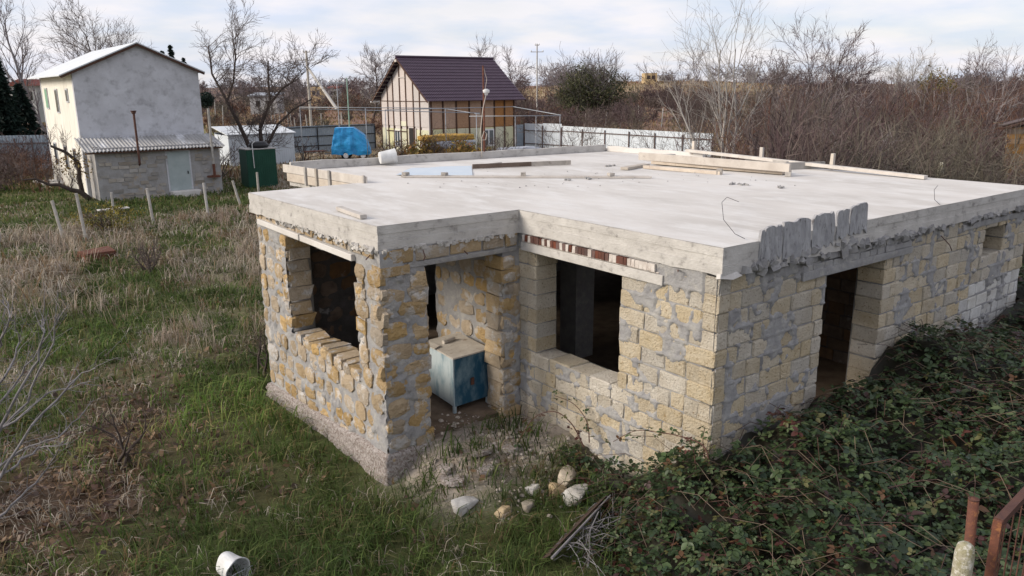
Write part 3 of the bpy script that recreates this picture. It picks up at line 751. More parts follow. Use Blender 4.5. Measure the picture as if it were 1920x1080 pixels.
# board pile on the right half
pile = [  # (u0,v0,u1,v1, zc, w, h, mat, label)
 (1170,319, 1212,311, .03, .16, .05, m_wood, 'short grey board poking out left under the board pile'),
 (1208,316, 1352,327, .035, .10, .06, m_woodpale, 'lowest long board at the front of the roof board pile'),
 (1198,307, 1480,331, .16, .05, .15, m_woodpale, 'longest board standing on edge at the front of the roof board pile'),
 (1230,308, 1475,327, .05, .35, .06, m_woodpale, 'wide pale board lying flat inside the roof board pile'),
 (1215,302, 1262,298, .10, .14, .05, m_woodpale, 'short pale board crossing the left end of the board pile'),
 (1205,299, 1248,302, .06, .12, .04, m_wood, 'thin grey board behind the left end of the pile'),
 (1470,318, 1545,315, .07, .05, .13, m_wood, 'grey board on edge at the right end of the pile'),
 (1400,305, 1478,314, .08, .12, .10, m_wood, 'short grey timber behind the roof board pile'),
]
for (u0, v0, u1, v1, zc, w_, h_, m_, lb) in pile:
    p0 = on(u0, v0, Zs); p1 = on(u1, v1, Zs)
    plank('roof_board', (p0[0], p0[1], Zs+zc), (p1[0], p1[1], Zs+zc-.01), w_, h_, m_, lb, 'boards piled on the roof')
MB_ = MB().box(tuple(on(1478, 331, Zs)+np.array([.02, .02, .04])), (.10, .10, .08), rz=.5).build('wood_chock', m_wood, bevel=.004); tag(MB_, 'small wooden chock under the right end of the board pile', 'chock')
MB_ = MB().box(tuple(on(1349, 327, Zs)+np.array([.02, .02, .05])), (.10, .10, .10), rz=.5).build('wood_chock', m_wood, bevel=.004); tag(MB_, 'small wooden chock in the middle of the board pile front', 'chock')
# long rail along the back edge and its stub posts
p0 = Vector((7.66, 7.0, Zs+.17)); p1 = Vector((7.40, 1.55, Zs+.035))
plank('edge_rail', p0, p1, .12, .06, m_woodpale, 'long pale plank sloping down along the far right roof edge')
for k, t_ in enumerate((.02, .36, .66)):
    p = p0+(p1-p0)*t_
    tag(MB().box((p.x+.10, p.y, Zs+.13+.10*(1-t_)), (.07, .07, .30), jit=.006).build('stub_post', m_woodpale, bevel=.004),
        ('stub post at the far left end of the sloping edge plank', 'middle stub post behind the sloping edge plank', 'stub post behind the lower part of the sloping edge plank')[k], 'post', 'stub posts along the far roof edge')
# torn grey boards left on the right edge
for k, (x0, x1, zt, zb, lb) in enumerate(((.58, .67, 3.40, 3.10, 'narrow leftmost torn grey board on the right roof edge'), (.675, .97, 3.43, 3.08, 'second torn grey board from the roof corner, notched on top'),
        (.99, 1.49, 3.45, 3.07, 'widest torn grey board on the right roof edge'), (1.54, 1.97, 3.47, 3.11, 'torn grey board right of the wide one, broken foot'),
        (2.02, 2.26, 3.48, 3.17, 'narrow split grey board near the end of the torn row'), (2.30, 2.66, 3.51, 3.18, 'last torn grey board of the row, slanted top'))):
    g = random.Random(40+k); n_ = 9; top = []; bot = []
    for i in range(n_+1):
        x = x0+(x1-x0)*i/n_; top.append((x, -.035, zt+g.uniform(-.018, .012)+(-.05 if i in (0, n_) else 0)*g.random())); bot.append((x, -.035-.012*g.random(), zb+g.uniform(-.045, .03)))
    vs = []
    for a_, b2 in zip(top, bot):
        m1 = tuple(a_[j]*.66+b2[j]*.34 for j in range(3)); m2 = tuple(a_[j]*.33+b2[j]*.67 for j in range(3))
        for p in (a_, m1, m2, b2): vs.append((p[0], p[1]+g.uniform(-.008, .008), p[2]))
    m_ = len(vs); vs += [(p[0], p[1]+.03, p[2]) for p in vs]; fs = []
    for i in range(n_):
        for j in range(3):
            q = (i*4+j, i*4+j+1, i*4+5+j, i*4+4+j); fs += [q, tuple(m_+w for w in reversed(q))]
        fs += [(i*4, i*4+4, m_+i*4+4, m_+i*4), (i*4+3, m_+i*4+3, m_+i*4+7, i*4+7)]
    for i in (0, n_):
        for j in range(3): fs.append((i*4+j, i*4+j+1, m_+i*4+j+1, m_+i*4+j))
    b = MB(); b.add(vs, fs); tag(b.build('torn_board', m_greywood), lb, 'board', 'torn formwork boards on the right roof edge')
# wires
tag(MB().tube([on(1385, 381, Zs)+[0,0,.02], on(1362, 391, Zs)+[0,0,.15], on(1352, 405, Zs)+[0,0,.17], on(1356, 425, Zs)+[0,0,.08], on(1378, 442, Zs)+[0,0,.02], on(1396, 450, Zs)+[0,0,.015]], .0035, 5).build('loose_wire', m_wire), 'thin curved wire lying on the slab behind the front corner', 'wire')
tag(MB().tube([on(1762, 385, Zs)+[0,0,.01], on(1752, 377, Zs)+[0,0,.02], on(1750, 369, Zs)+[0,0,.10], on(1756, 366, Zs)+[0,0,.14]], .0035, 5).build('loose_wire', m_wire), 'short bent wire standing at the far right slab edge', 'wire')
cr_ = MB()
for (u, v) in ((1140, 283), (1143, 312), (1148, 311), (1100, 336), (1060, 338), (1375, 346), (1395, 347), (1460, 352)):
    p = on(u, v, Zs); 
    for k in range(3): cr_.box((p[0]+rnd.uniform(-.08, .08), p[1]+rnd.uniform(-.08, .08), Zs+.012), (.05, .04, .025), rz=rnd.random()*3, jit=.01)
for k in range(70):
    u = rnd.uniform(760, 1500); v = rnd.uniform(318, 352); p = on(u, v, Zs); s_ = rnd.uniform(.005, .012)
    cr_.box((p[0], p[1], Zs+s_*.4), (s_*2, s_*1.4, s_), rz=rnd.random()*3, jit=s_*.2)
tag(cr_.build('concrete_crumbs', m_mortar), 'loose concrete crumbs scattered on the roof slab', 'crumbs', kind='stuff')

# ================================================================== BY THE PORCH
tk = thing('blue_tank', 'streaked blue and white metal box tank with dusty lid in porch doorway', 'tank', (-.80, 3.76, .45))
e1 = Vector((.62, .04, 0)); e2 = Vector((.06, .86, 0)); h0, h1 = .10, .80
q4 = [Vector((0,0,0)), e1, e1+e2, e2]
for nm, a, b in (('front_panel', 0, 1), ('side_panel', 1, 2), ('back_panel', 2, 3), ('side_panel', 3, 0)):
    pa, pb_ = q4[a], q4[b]; n_ = Vector(((pb_-pa).y, -(pb_-pa).x, 0)).normalized()
    k = MB(); k.extr([pa+Vector((0,0,h0)), pb_+Vector((0,0,h0)), pb_+Vector((0,0,h1)), pa+Vector((0,0,h1))], -n_*.012); k.build(nm, m_tankdark if nm == 'front_panel' else m_tankblue, tk)
for p in q4:
    c = (e1+e2)/2; d_ = (c-p)*.05; MB().box(p+d_+Vector((0,0,h1/2-.02)), (.04, .04, h1+.03)).build('leg', m_tankblue, tk)
k = MB(); lid = [p+(p-(e1+e2)/2)*.05 for p in q4]
k.extr([p+Vector((0,0,h1+.002+rnd.uniform(0,.012))) for p in lid], (0, 0, .02)); k.build('lid', m_tanktop, tk)
MB().box((.30,-.018,.42), (.05,.02,.10)).build('latch', m_rustdark, tk)
MB().extr([(-.02,.45,h1+.028),(.10,.50,h1+.04),(.10,.86,h1+.035),(-.02,.84,h1+.028)], (0,0,.012)).build('loose_sheet', m_tanktop, tk)
MB().tube([(.22,.60,h1+.05),(.45,.66,h1+.05)], .03, 8).build('roll', m_tanktop, tk)

def boulder(name, loc, size, mat, label, seed, rz=0, sharp=.22):
    import bmesh
    g = random.Random(seed); b = bpy.data.meshes.new(name); bm = bmesh.new()
    for k in range(26):
        p = Vector((g.uniform(-1, 1), g.uniform(-1, 1), g.uniform(-1, 1))); q = max(abs(p.x), abs(p.y), abs(p.z)); p = p/q*g.uniform(.82, 1.0)
        bm.verts.new((p.x*size[0]/2, p.y*size[1]/2, p.z*size[2]/2))
    r_ = bmesh.ops.convex_hull(bm, input=bm.verts[:]); bmesh.ops.delete(bm, geom=[v for v in r_['geom_interior'] if isinstance(v, bmesh.types.BMVert)], context='VERTS')
    bmesh.ops.bevel(bm, geom=bm.edges[:], offset=min(size)*.05, segments=1, affect='EDGES')
    bm.to_mesh(b); bm.free(); b.materials.append(mat); o = link(name, b); o.location = loc; o.rotation_euler = (g.uniform(-.25,.25), g.uniform(-.25,.25), rz)
    return tag(o, label, 'stone', 'loose stones before the porch')
def G(u, v, dz=0.0):
    z = 0.0
    for _ in range(6):
        p = on(u, v, z); z = float(gz(p[0], p[1]))
    return Vector((p[0], p[1], z+dz))
for k, (u, v, sx, sy, sz, m_, lb) in enumerate((
    (872, 946, .34, .22, .15, m_boulder, 'flat pale stone slab lying leftmost in the grass before the porch'),
    (941, 961, .21, .14, .13, m_boulderochre, 'small cream stone in the grass, second from the left of the row'),
    (991, 949, .20, .14, .12, m_boulderochre, 'small ochre stone in the middle of the row before the porch'),
    (1046, 922, .24, .18, .20, m_boulderochre, 'squarish tan stone left of the big white one'),
    (1084, 936, .36, .26, .24, m_boulder, 'biggest white wedge-shaped stone at the edge of the brambles'),
    (1064, 884, .28, .22, .22, m_boulderochre, 'tan stone among brambles behind the white wedge'),
    (1000, 918, .20, .16, .12, m_boulder, 'grey stone behind the row, beside the tan one'),
    (1023, 806, .24, .18, .28, m_boulderochre, 'upright tan block leaning at the inner wall corner'),
    (1100, 916, .26, .16, .10, m_boulder, 'flat grey stone behind the white wedge stone'),
    (1064, 900, .22, .18, .14, m_boulderochre, 'ochre stone between tan stone and white wedge'))):
    p = G(u, v+4); boulder('loose_stone', (p.x, p.y, p.z+sz*.30), (sx, sy, sz), m_, lb, 60+k, rz=rnd.uniform(-.6, .6))
for k, (u, v, sx, sy, lb) in enumerate((
    (905, 842, .55, .36, 'broad broken concrete fragment flush with the dirt before the doorway'),
    (850, 895, .42, .34, 'broken concrete fragment beside the plinth corner'),
    (958, 838, .34, .26, 'middle-sized concrete fragment right of the doorway'),
    (912, 880, .30, .22, 'small concrete fragment between doorway and stone row'),
    (838, 862, .40, .22, 'narrow concrete fragment along the porch pier foot'))):
    g = random.Random(300+k); p = G(u, v); n_ = 9; rr = [g.uniform(.75, 1.1) for _ in range(n_)]; b = MB()
    po = [(math.cos(2*math.pi*i/n_)*sx/2*rr[i], math.sin(2*math.pi*i/n_)*sy/2*rr[i]) for i in range(n_)]
    tilt = Matrix.Rotation(g.uniform(-.08, .08), 3, 'X') @ Matrix.Rotation(g.uniform(-.08, .08)-.12, 3, 'X') @ Matrix.Rotation(g.uniform(0, 3), 3, 'Z')
    b.extr([tilt @ Vector((x_, y_, 0))+p+Vector((0,0,-.03)) for x_, y_ in po], (0, 0, .065)); tag(b.build('concrete_fragment', m_plinth, bevel=.012), lb, 'concrete', 'broken concrete before the porch')
# rubble crumbs on the dirt
V = []; F = []; CC = []
for k in range(1500):
    x = nrg.normal(-.75, .55); y = nrg.normal(2.55, .55)
    if not (-2.05 < x < -.05 and .9 < y < 3.9) or (y > 3.2 and not -1.45 < x < -.6): continue
    s_ = .006+.034*nrg.random()**5; z = float(gz(x, y)) if y < 3.3 else .46
    b = len(V); a = nrg.random()*6.3; c, sn = math.cos(a), math.sin(a); h_ = s_*.6
    for (px, py, pz) in ((-1,-.7,0),(1,-.6,0),(.9,.7,0),(-.8,.8,0),(-.6,-.5,1),(.7,-.4,.9),(.6,.5,1),(-.6,.5,.85)):
        V.append((x+(px*c-py*sn)*s_, y+(px*sn+py*c)*s_, z-.3*h_+pz*h_*1.3))
    F += [(b+4,b+5,b+6,b+7),(b,b+1,b+5,b+4),(b+1,b+2,b+6,b+5),(b+2,b+3,b+7,b+6),(b+3,b,b+4,b+7)]
    t_ = .6+.7*nrg.random(); CC += [(t_, t_*.97, t_*.93)]*8
tag(mesh_np('rubble_gravel', V, np.array(F), m_gravel, colr=np.array(CC)), 'limestone gravel and crumbs on the dirt before the porch', 'gravel', kind='stuff')

# white bucket shell lying in the grass
p = G(432, 1084)
bucket('white_bucket', 'white plastic bucket lying open-ended in the grass at the bottom edge', (p.x-.02, p.y+.05, p.z+.16), (.22, -.95, .02), .115, .145, .26, m_whiteplastic, True, dent=.35)

# dark rotten sheet propped on dead twigs
p = G(1085, 1015)
hp = thing('twig_heap', 'dark rotten board lying askew under a heap of bare grey twigs', 'twig heap', tuple(p))
ax_ = (Vector(G(1128, 968))-Vector(G(1042, 1055))).normalized(); sd = Vector((ax_.y, -ax_.x, 0))
MB().extr([-ax_*.62+sd*.02+Vector((0,0,.20)), ax_*.62+sd*.02+Vector((0,0,.24)), ax_*.60-sd*.12+Vector((0,0,.10)), -ax_*.58-sd*.12+Vector((0,0,.06))], (0,0,.02)).build('rotten_board', m_rotten, hp)
b = MB()
for k in range(90):
    o_ = ax_*rnd.uniform(-.45, .65)+sd*rnd.uniform(-.05, .30)+Vector((0, 0, .10+rnd.uniform(0, .14)))
    d_ = ax_*rnd.uniform(-.4, .4)+sd*rnd.uniform(-.2, .4)+Vector((0, 0, rnd.uniform(-.12, .10)))
    b.tube([o_, o_+d_*.5+Vector((0,0,.05)), o_+d_], [.005, .004, .0025], 4, False)
b.tube([-ax_*.66+sd*.06+Vector((0,0,.26)), sd*.06+Vector((0,0,.29)), ax_*.66+sd*.04+Vector((0,0,.30))], [.016, .014, .010], 6)
b.tube([-ax_*.4+sd*.34+Vector((0,0,.10)), sd*.14+Vector((0,0,.24)), ax_*.3+sd*.08+Vector((0,0,.29))], [.014, .011, .008], 6)
b.v = [(p_[0], p_[1], p_[2]-.06) for p_ in b.v]; b.build('twigs', m_barkwhite, hp)

# rusty post, gate and concrete post, near right
zp_ = lambda v: v
p = at(1826, 935, 4.95); q = at(1829, 1080, 4.75); dz_ = Vector(p)
rp = thing('rusty_post', 'round rusty steel post standing in the brambles near the bottom right corner', 'post', (p[0], p[1], -.05))
MB().tube([(.12*RT[0],.12*RT[1],0),(0,0,p[2]+.05)], .031, 16).build('shaft', m_rust, rp, True)
MB().lathe((0,0,p[2]+.05), [(.031,-.01),(.033,.0),(.024,.002),(.022,-.05)], 16).build('rim', m_rustdark, rp)
p = at(1812, 1017, 4.80)
cp = thing('concrete_post', 'leaning lichen-covered concrete post with rounded top beside the rusty post', 'post', (p[0], p[1], -.05))
MB().tube([(.0,0,0),(0,0,p[2]-.02),(0,.0,p[2]+.03),(.004,0,p[2]+.05)], [.062,.056,.046,.022], 14).build('shaft', m_lichen, cp, True)
p = at(1873, 974, 4.9); d_ = Vector(at(1935, 949, 5.45))-Vector(p); d_.z = 0; d_.normalize(); d_ = d_*1.0
gt = thing('rusty_gate', 'rusty welded angle-iron gate with thin vertical bars, bottom right', 'gate', (p[0], p[1], 0))
zt = p[2]
MB().box((0,0,zt/2+.12), (.05,.05,zt-.24), rz=math.atan2(d_.y, d_.x)).build('stile', m_rust, gt)
MB().box((d_.x,d_.y,zt/2+.12), (.05,.05,zt-.24), rz=math.atan2(d_.y, d_.x)).build('stile', m_rust, gt)
for z_ in (zt-.02, .35): MB().bar((0,0,z_), (d_.x,d_.y,z_), .05, .05).build('rail', m_rustdark, gt)
for k in range(1, 6):
    f_ = k/6; MB().tube([(d_.x*f_,d_.y*f_,.35),(d_.x*f_,d_.y*f_,zt-.03)], .005, 6).build('bar', m_rustdark, gt)

# ================================================================== NEIGHBOURING BUILDINGS
def corrug(k, x0, x1, y0, y1, z0, z1, pitch, amp, th=.012, n=6):
    """corrugated sheet: waves along x, sloping from (y0,z0) to (y1,z1)"""
    N_ = int((x1-x0)/pitch*n); vs = []; fs = []
    for i in range(N_+1):
        x = x0+(x1-x0)*i/N_; w = amp*math.sin(2*math.pi*i/n)
        vs += [(x, y0, z0+w), (x, y1, z1+w), (x, y0, z0+w-th), (x, y1, z1+w-th)]
    for i in range(N_):
        a = i*4; b = a+4; fs += [(a, b, b+1, a+1), (a+2, a+3, b+3, b+2), (a, a+2, b+2, b), (a+1, b+1, b+3, a+3)]
    return k.add(vs, fs)
# ---- grey two-storey house on the left
hx0, hx1, hy0, hy1 = .10, 5.65, 36.4, 46.9; xm = 2.95; ez, az = 5.72, 6.98
gh = thing('grey_house', 'two-storey house with grey rendered gable and cream limewashed left side', 'house', (hx0, hy0, 0))
def loc_(k, nm, m_, par=gh, **kw):
    o = k.build(nm, m_, par, **kw); o.matrix_parent_inverse = Matrix.Translation(par.location).inverted() if par is gh else Matrix.Identity(4); return o
def child(k, nm, m_, root, par=None, **kw):
    o = k.build(nm, m_, par or root, **kw)
    if par is None or par is root: o.matrix_parent_inverse = Matrix.Translation(Vector(root.location)).inverted()
    return o
k = MB(); k.extr([(hx0,hy0,-.2),(hx1,hy0,-.2),(hx1,hy0,ez),(xm,hy0,az-.05),(hx0,hy0,ez)], (0,.3,0)); child(k, 'gable_wall', m_render, gh)
k = MB(); k.box((hx0+.16,(hy0+hy1)/2+.15,ez/2-.1), (.30,hy1-hy0-.3,ez+.2)); sw = child(k, 'side_wall', m_limewash, gh)
k = MB(); k.box((hx1-.15,(hy0+hy1)/2+.15,ez/2-.1), (.30,hy1-hy0-.3,ez+.2)); k.extr([(hx0,hy1,-.2),(hx1,hy1,-.2),(hx1,hy1,ez),(xm,hy1,az-.05),(hx0,hy1,ez)], (0,-.3,0)); child(k, 'back_wall', m_render, gh)
for y_, z0_, z1_, w_, m_, in ((45.0,3.95,5.05,.9,m_greencurtain),(41.6,3.8,5.0,.8,m_glass),(38.4,4.35,5.0,.6,m_glass),(44.6,1.0,2.2,.9,m_glass),(41.2,1.0,2.2,.9,m_glass),(38.6,1.2,2.2,.7,m_glass)):
    k = MB(); k.box((hx0-.005,y_,(z0_+z1_)/2), (.06,w_,z1_-z0_)); wn = child(k, 'window', m_render, gh)
    k = MB(); k.box((hx0-.040,y_,(z0_+z1_)/2), (.012,w_-.14,z1_-z0_-.14)); o = k.build('pane', m_, wn)
k = MB()
for s_, xa, xb in ((0, hx0-.55, xm), (1, xm, hx1+.28)):
    z_a = az+.05-(az-ez)*(abs(xa-xm)/(xm-hx0)); z_b = az+.05-(az-ez)*(abs(xb-xm)/(xm-hx0))
    k.extr([(xa,hy0-.22,z_a),(xb,hy0-.22,z_b),(xb,hy1+.3,z_b),(xa,hy1+.3,z_a)], (0,0,.05))
child(k, 'roof', m_roofwhite, gh)
for xa, xb in ((hx0-.5, xm), (xm, hx1+.25)):
    z_a = az+.0-(az-ez)*(abs(xa-xm)/(xm-hx0)); z_b = az+.0-(az-ez)*(abs(xb-xm)/(xm-hx0))
    child(MB().bar((xa,hy0-.20,z_a-.02),(xb,hy0-.20,z_b-.02), .04, .10), 'barge_board', m_batten, gh)
k = MB(); k.box((2.87,hy0-.03,2.75), (5.5,.06,.30), jit=.01); child(k, 'render_band', m_render, gh)
# annex with corrugated roof
ay = 34.4
k = MB(); k.box((2.97,ay+.15,1.15), (5.45,.30,2.5)); k.box((.40,ay+1.15,1.2), (.30,1.75,2.5)); k.box((5.55,ay+1.15,1.2), (.30,1.75,2.5)); aw = child(k, 'annex_wall', m_stonewall, gh)
g = random.Random(3); z_ = .05
while z_ < 2.2:
    h_ = g.uniform(.14, .2); x = .28+g.uniform(0, .1)
    while x < 5.6:
        w_ = g.uniform(.25, .5)
        if not (3.15 < x+w_/2 < 4.5) and x+w_ < 5.72 and g.random() < .48:
            o = MB().box((x+w_/2, ay-.005, z_+h_/2), (w_-.03, .05, h_-.03), jit=.015).build('stone', m_wallstone, aw)
        x += w_
    z_ += h_
k = corrug(MB(), -.18, 5.9, ay-.30, hy0, 2.27, 2.78, .155, .032); child(k, 'annex_roof', m_asbestos, gh)
child(MB().bar((-.1,ay-.24,2.20),(5.8,ay-.24,2.20), .08, .07), 'eave_board', m_batten, gh)
k = MB(); k.box((3.76,ay-.02,1.17), (.96,.06,1.84)); dr = child(k, 'door', m_door, gh)
MB().box((4.13,ay-.065,1.10), (.04,.03,.14)).build('handle', m_black, dr)
child(MB().box((3.76,ay-.004,1.18), (1.12,.05,1.96)), 'door_frame', m_render, gh)
child(MB().box((3.85,ay-.35,.14), (1.25,.60,.28), jit=.02), 'door_step', m_slab, gh, bevel=.02)
st_o = thing('stove_pipe', 'brown rusty stove pipe with flared cap beside the corrugated annex roof', 'pipe', (1.98, ay-.40, 1.6))
MB().tube([(0,.1,0),(0,0,.06),(0.0,0,2.28)], [.05,.05,.05], 10).build('flue', m_rustdark, st_o)
MB().lathe((0,0,2.28), [(.05,-.02),(.10,.02),(.10,.08),(.13,.10),(.13,.13),(0,.13)], 12).build('cap', m_rustdark, st_o)
st_o = thing('stove_pipe', 'tall pale grey flue pipe at the right end of the annex', 'pipe', (5.28, ay-.30, .84))
MB().tube([(0,0,.55),(0,0,3.2)], .055, 10).build('flue', m_cement, st_o); MB().tube([(0,0,0),(0,0,.6)], .065, 10).build('flue_foot', m_rust, st_o)
MB().box((-.03,.05,.0), (.55,.30,.09), jit=.02).build('bracket', m_rust, st_o)
# ---- green tank cubicle with a black barrel lid
gk = thing('green_cubicle', 'dark green sheet-metal shower cubicle with black water tank on top', 'cubicle', (7.35, 35.4, 0))
for nm, c, d in (('front_panel',(.75,0,.96),(1.5,.03,1.92)), ('side_panel',(.0,.55,.96),(.03,1.1,1.92)), ('side_panel',(1.5,.55,.96),(.03,1.1,1.92)), ('back_panel',(.75,1.1,.96),(1.5,.03,1.92))):
    MB().box(c, d).build(nm, m_green, gk)
for kx in range(14): MB().box((.05+kx*.108, -.022, .96), (.03, .02, 1.88)).build('rib', m_green, gk)
MB().box((.75,.55,1.94), (1.6,1.2,.05)).build('top_frame', m_cement, gk)
MB().lathe((.85,.55,1.97), [(.42,0),(.50,.05),(.52,.12),(.50,.18),(.44,.21),(.44,.24),(.36,.30),(.14,.32),(0,.33)], 18).build('water_tank', m_black, gk, True)
MB().tube([(.45,-.1,2.35),(.28,-.12,2.22),(.30,-.12,1.0)], .022, 7).build('pipe', m_whiteplastic, gk)
# ---- white metal shed
sh = thing('white_shed', 'low white sheet-metal shed with pale sloping roof beyond the green cubicle', 'shed', (10.4, 47.6, 0))
for nm, c, d in (('wall',(2.2,0,.98),(4.4,.05,2.0)), ('wall',(4.4,1.4,1.0),(.05,2.8,2.0)), ('wall',(0,1.4,1.0),(.05,2.8,2.0)), ('wall',(2.2,2.8,1.05),(4.4,.05,2.1))):
    MB().box(c, d).build(nm, m_fencewhite, sh)
for kx in range(28): MB().box((.08+kx*.157,-.035,.98), (.05,.02,1.96)).build('rib', m_fencewhite, sh)
k = MB(); k.extr([(-.15,-.15,2.02),(4.55,-.15,2.02),(4.55,2.95,2.45),(-.15,2.95,2.45)], (0,0,.05)); k.build('roof', m_roofwhite, sh)
# ---- half-clad house with purple roof
cx0, cy0 = 25.15, 46.66; cy1, cx1 = 54.2, 33.1; ap = 50.5; ze, zr = 4.42, 7.25
ph = thing('half_clad_house', 'timber-framed house half clad in chipboard under a steep purple metal-tile roof', 'house', (cx0, cy0, 0))
k = MB(); k.extr([(cx0+.02,cy0+.02,-.2),(cx0+.02,cy1,-.2),(cx0+.02,cy1,ze),(cx0+.02,ap,zr-.1),(cx0+.02,cy0+.02,ze)], (.25,0,0)); gw = child(k, 'gable_wall', m_osb, ph)
k = MB(); k.box(((cx0+cx1)/2+.2,cy0+.15,ze/2-.1), (cx1-cx0-.5,.25,ze+.1)); lw = child(k, 'side_wall', m_osborange, ph)
k = MB(); k.box((cx1-.1,(cy0+cy1)/2,ze/2), (.2,cy1-cy0,ze)); k.box(((cx0+cx1)/2,cy1-.1,ze/2), (cx1-cx0,.2,ze)); child(k, 'back_wall', m_osb, ph)
k = MB(); k.extr([(cx1-.02,cy0+.02,ze-.1),(cx1-.02,cy1,ze-.1),(cx1-.02,ap,zr-.1)], (-.2,0,0)); child(k, 'back_wall', m_osb, ph)
# gable: panels between battens
ysb = [cy1-.05, 53.0, 52.1, 51.0, 50.05, 48.95, 48.0, cy0+.05]
def roofz(y_): return ze+(zr-ze)*(1-abs(y_-ap)/(ap-cy0 if y_ < ap else cy1-ap))
for y_ in ysb:
    child(MB().box((cx0-.045,y_,roofz(y_)/2-.08), (.06,.13 if y_ not in (ysb[0],ysb[-1]) else .08,roofz(y_)-.20)), 'batten', m_batten if y_ != ysb[-1] else m_osb, ph)
for a, b in zip(ysb[:-1], ysb[1:]):
    ym = (a+b)/2
    MB().box((cx0-.012,ym,.95), (.04,abs(a-b)-.10,1.75)).build('foam_panel', m_foam, gw).matrix_parent_inverse = Matrix.Identity(4)
    zt_ = min(roofz(a-.03), roofz(b+.03)); 
    k = MB(); k.extr([(cx0-.028,a-.06,2.05),(cx0-.028,b+.06,2.05),(cx0-.028,b+.06,roofz(b+.06)-.18),(cx0-.028,a-.06,roofz(a-.06)-.18)], (.03,0,0)); k.build('chipboard_panel', m_osb, gw)
child(MB().bar((cx0-.06,cy1-.1,3.95),(cx0-.06,cy0+.1,3.95), .03, .05), 'rail', m_batten, ph)
child(MB().bar((cx0-.07,51.0,5.75),(cx0-.07,50.05,5.75), .05, .08), 'rail', m_osb, ph)
child(MB().bar((cx0-.07,cy1-.9,1.62),(cx0-.07,50.05,1.62), .05, .07), 'rail', m_batten, ph)
child(MB().box((cx0-.04,50.5,2.22), (.05,.8,.36)), 'pale_patch', m_foam, ph)
# gable window and door
wn = child(MB().box((cx0-.05,51.55,1.05), (.07,.86,1.30)), 'window', m_pvc, ph)
for dy in (-.2, .2): MB().box((cx0-.09,51.55+dy,1.05), (.02,.30,1.10)).build('pane', m_glass, wn)
dn = child(MB().box((cx0-.035,49.2,.95), (.05,.95,1.95)), 'door_opening', m_dark, ph)
for yy in (49.72, 48.68): child(MB().box((cx0-.06,yy,.95), (.08,.10,1.95)), 'door_post', m_osb, ph)
# long side
xsb = [cx0+.10, 26.3, 27.5, 28.7, 29.9, 31.1, 32.1, cx1-.06]
for x in xsb: child(MB().box((x,cy0-.045,ze/2-.05), (.12,.06,ze-.1)), 'batten', m_batten, ph)
for a, b in zip(xsb[:-1], xsb[1:]):
    MB().box(((a+b)/2,cy0-.012,.92), (b-a-.10,.03,1.95)).build('foam_panel', m_foam, lw)
    MB().box(((a+b)/2,cy0-.012,3.15), (b-a-.10,.03,2.38)).build('chipboard_panel', m_osborange, lw)
wn = child(MB().box((30.5,cy0-.05,1.1), (1.05,.07,1.35)), 'window', m_pvc, ph)
for dx in (-.25, .25): MB().box((30.5+dx,cy0-.09,1.1), (.36,.02,1.12)).build('pane', m_glass, wn)
# roof in tile steps: real steps down the slope, waves across
k = MB(); sl_ = 14; wv = 60
for side in (0, 1):
    ya, yb = (ap, cy0-.62) if side == 0 else (ap, cy1+.62); xs_ = np.linspace(cx0-.55, cx1+.75, wv*2+1)
    zb_ = roofz(cy0)-(.62*(zr-ze)/(ap-cy0))
    for i in range(sl_):
        t0, t1 = i/sl_, (i+1)/sl_; y0_, y1_ = ya+(yb-ya)*t0, ya+(yb-ya)*t1; z0_, z1_ = zr+(zb_-zr)*t0, zr+(zb_-zr)*t1
        vs = []
        for j, x in enumerate(xs_):
            w = .035*(j % 2); vs += [(x,y0_,z0_+w), (x,y1_,z1_+w+.045), (x,y1_,z1_+w-.01)]
        fs = []
        for j in range(len(xs_)-1):
            a = j*3; fs += [(a,a+3,a+4,a+1), (a+1,a+4,a+5,a+2)]
        k.add(vs, fs)
rf = child(k, 'roof', m_tile, ph)
MB().tube([(cx0-.55,ap,zr+.05),(cx1+.75,ap,zr+.05)], .10, 8).build('ridge_cap', m_tile, rf)
for s_, yb in ((0, cy0-.62), (1, cy1+.62)):
    for xx in (cx0-.52, cx1+.72): MB().bar((xx,ap,zr-.12),(xx,yb,zb_-.06), .04, .14).build('barge_board', m_batten, rf)
for i in range(11):
    t_ = (i+.5)/11; yy = ap+(cy1+.55-ap)*t_; zz = zr+(zb_-zr)*t_
    MB().box((cx0-.25,yy,zz-.10), (.62,.10,.03)).build('roof_lath', m_wood, rf)
MB().box((cx0-.30,ap,zr-.26), (.6,.30,.18)).build('ridge_beam', m_woodpale, rf)
child(MB().tube([(cx0-.6,cy1+.66,zb_-.1),(cx1,cy1+.66,zb_-.12)], .06, 8), 'gutter', m_pvc, ph)
# ---- straw stack and grey covered heap
def lumpy(name, c, d, mat, parent, seed, amp=.06, n=10):
    V = []; idx = {}; F = []
    b = bpy.data.meshes.new(name)
    import bmesh
    bm = bmesh.new(); bmesh.ops.create_cube(bm, size=1); bmesh.ops.subdivide_edges(bm, edges=bm.edges[:], cuts=n, use_grid_fill=True)
    for v in bm.verts:
        p = v.co.copy(); q = (abs(2*p.x)**6+abs(2*p.y)**6+abs(2*p.z)**6)**(-1/6) if p.length > 0 else 1
        p = p*min(q*1.0, 1.0)
        w = float(fbm(p.x*7+p.z*3+seed, p.y*7+p.z*5, seed % 7, 3))-.5
        v.co = Vector((p.x*d[0], p.y*d[1], p.z*d[2]))+p.normalized()*w*amp*2+Vector(c)
    bm.to_mesh(b); bm.free(); b.materials.append(mat); b.polygons.foreach_set('use_smooth', [True]*len(b.polygons)); return link(name, b, parent)
p = at(838, 290, 53)
ss = thing('straw_stack', 'long stack of yellow straw bales with a grey sheet round its middle, behind the shrubs', 'straw stack', (p[0], p[1], 0))
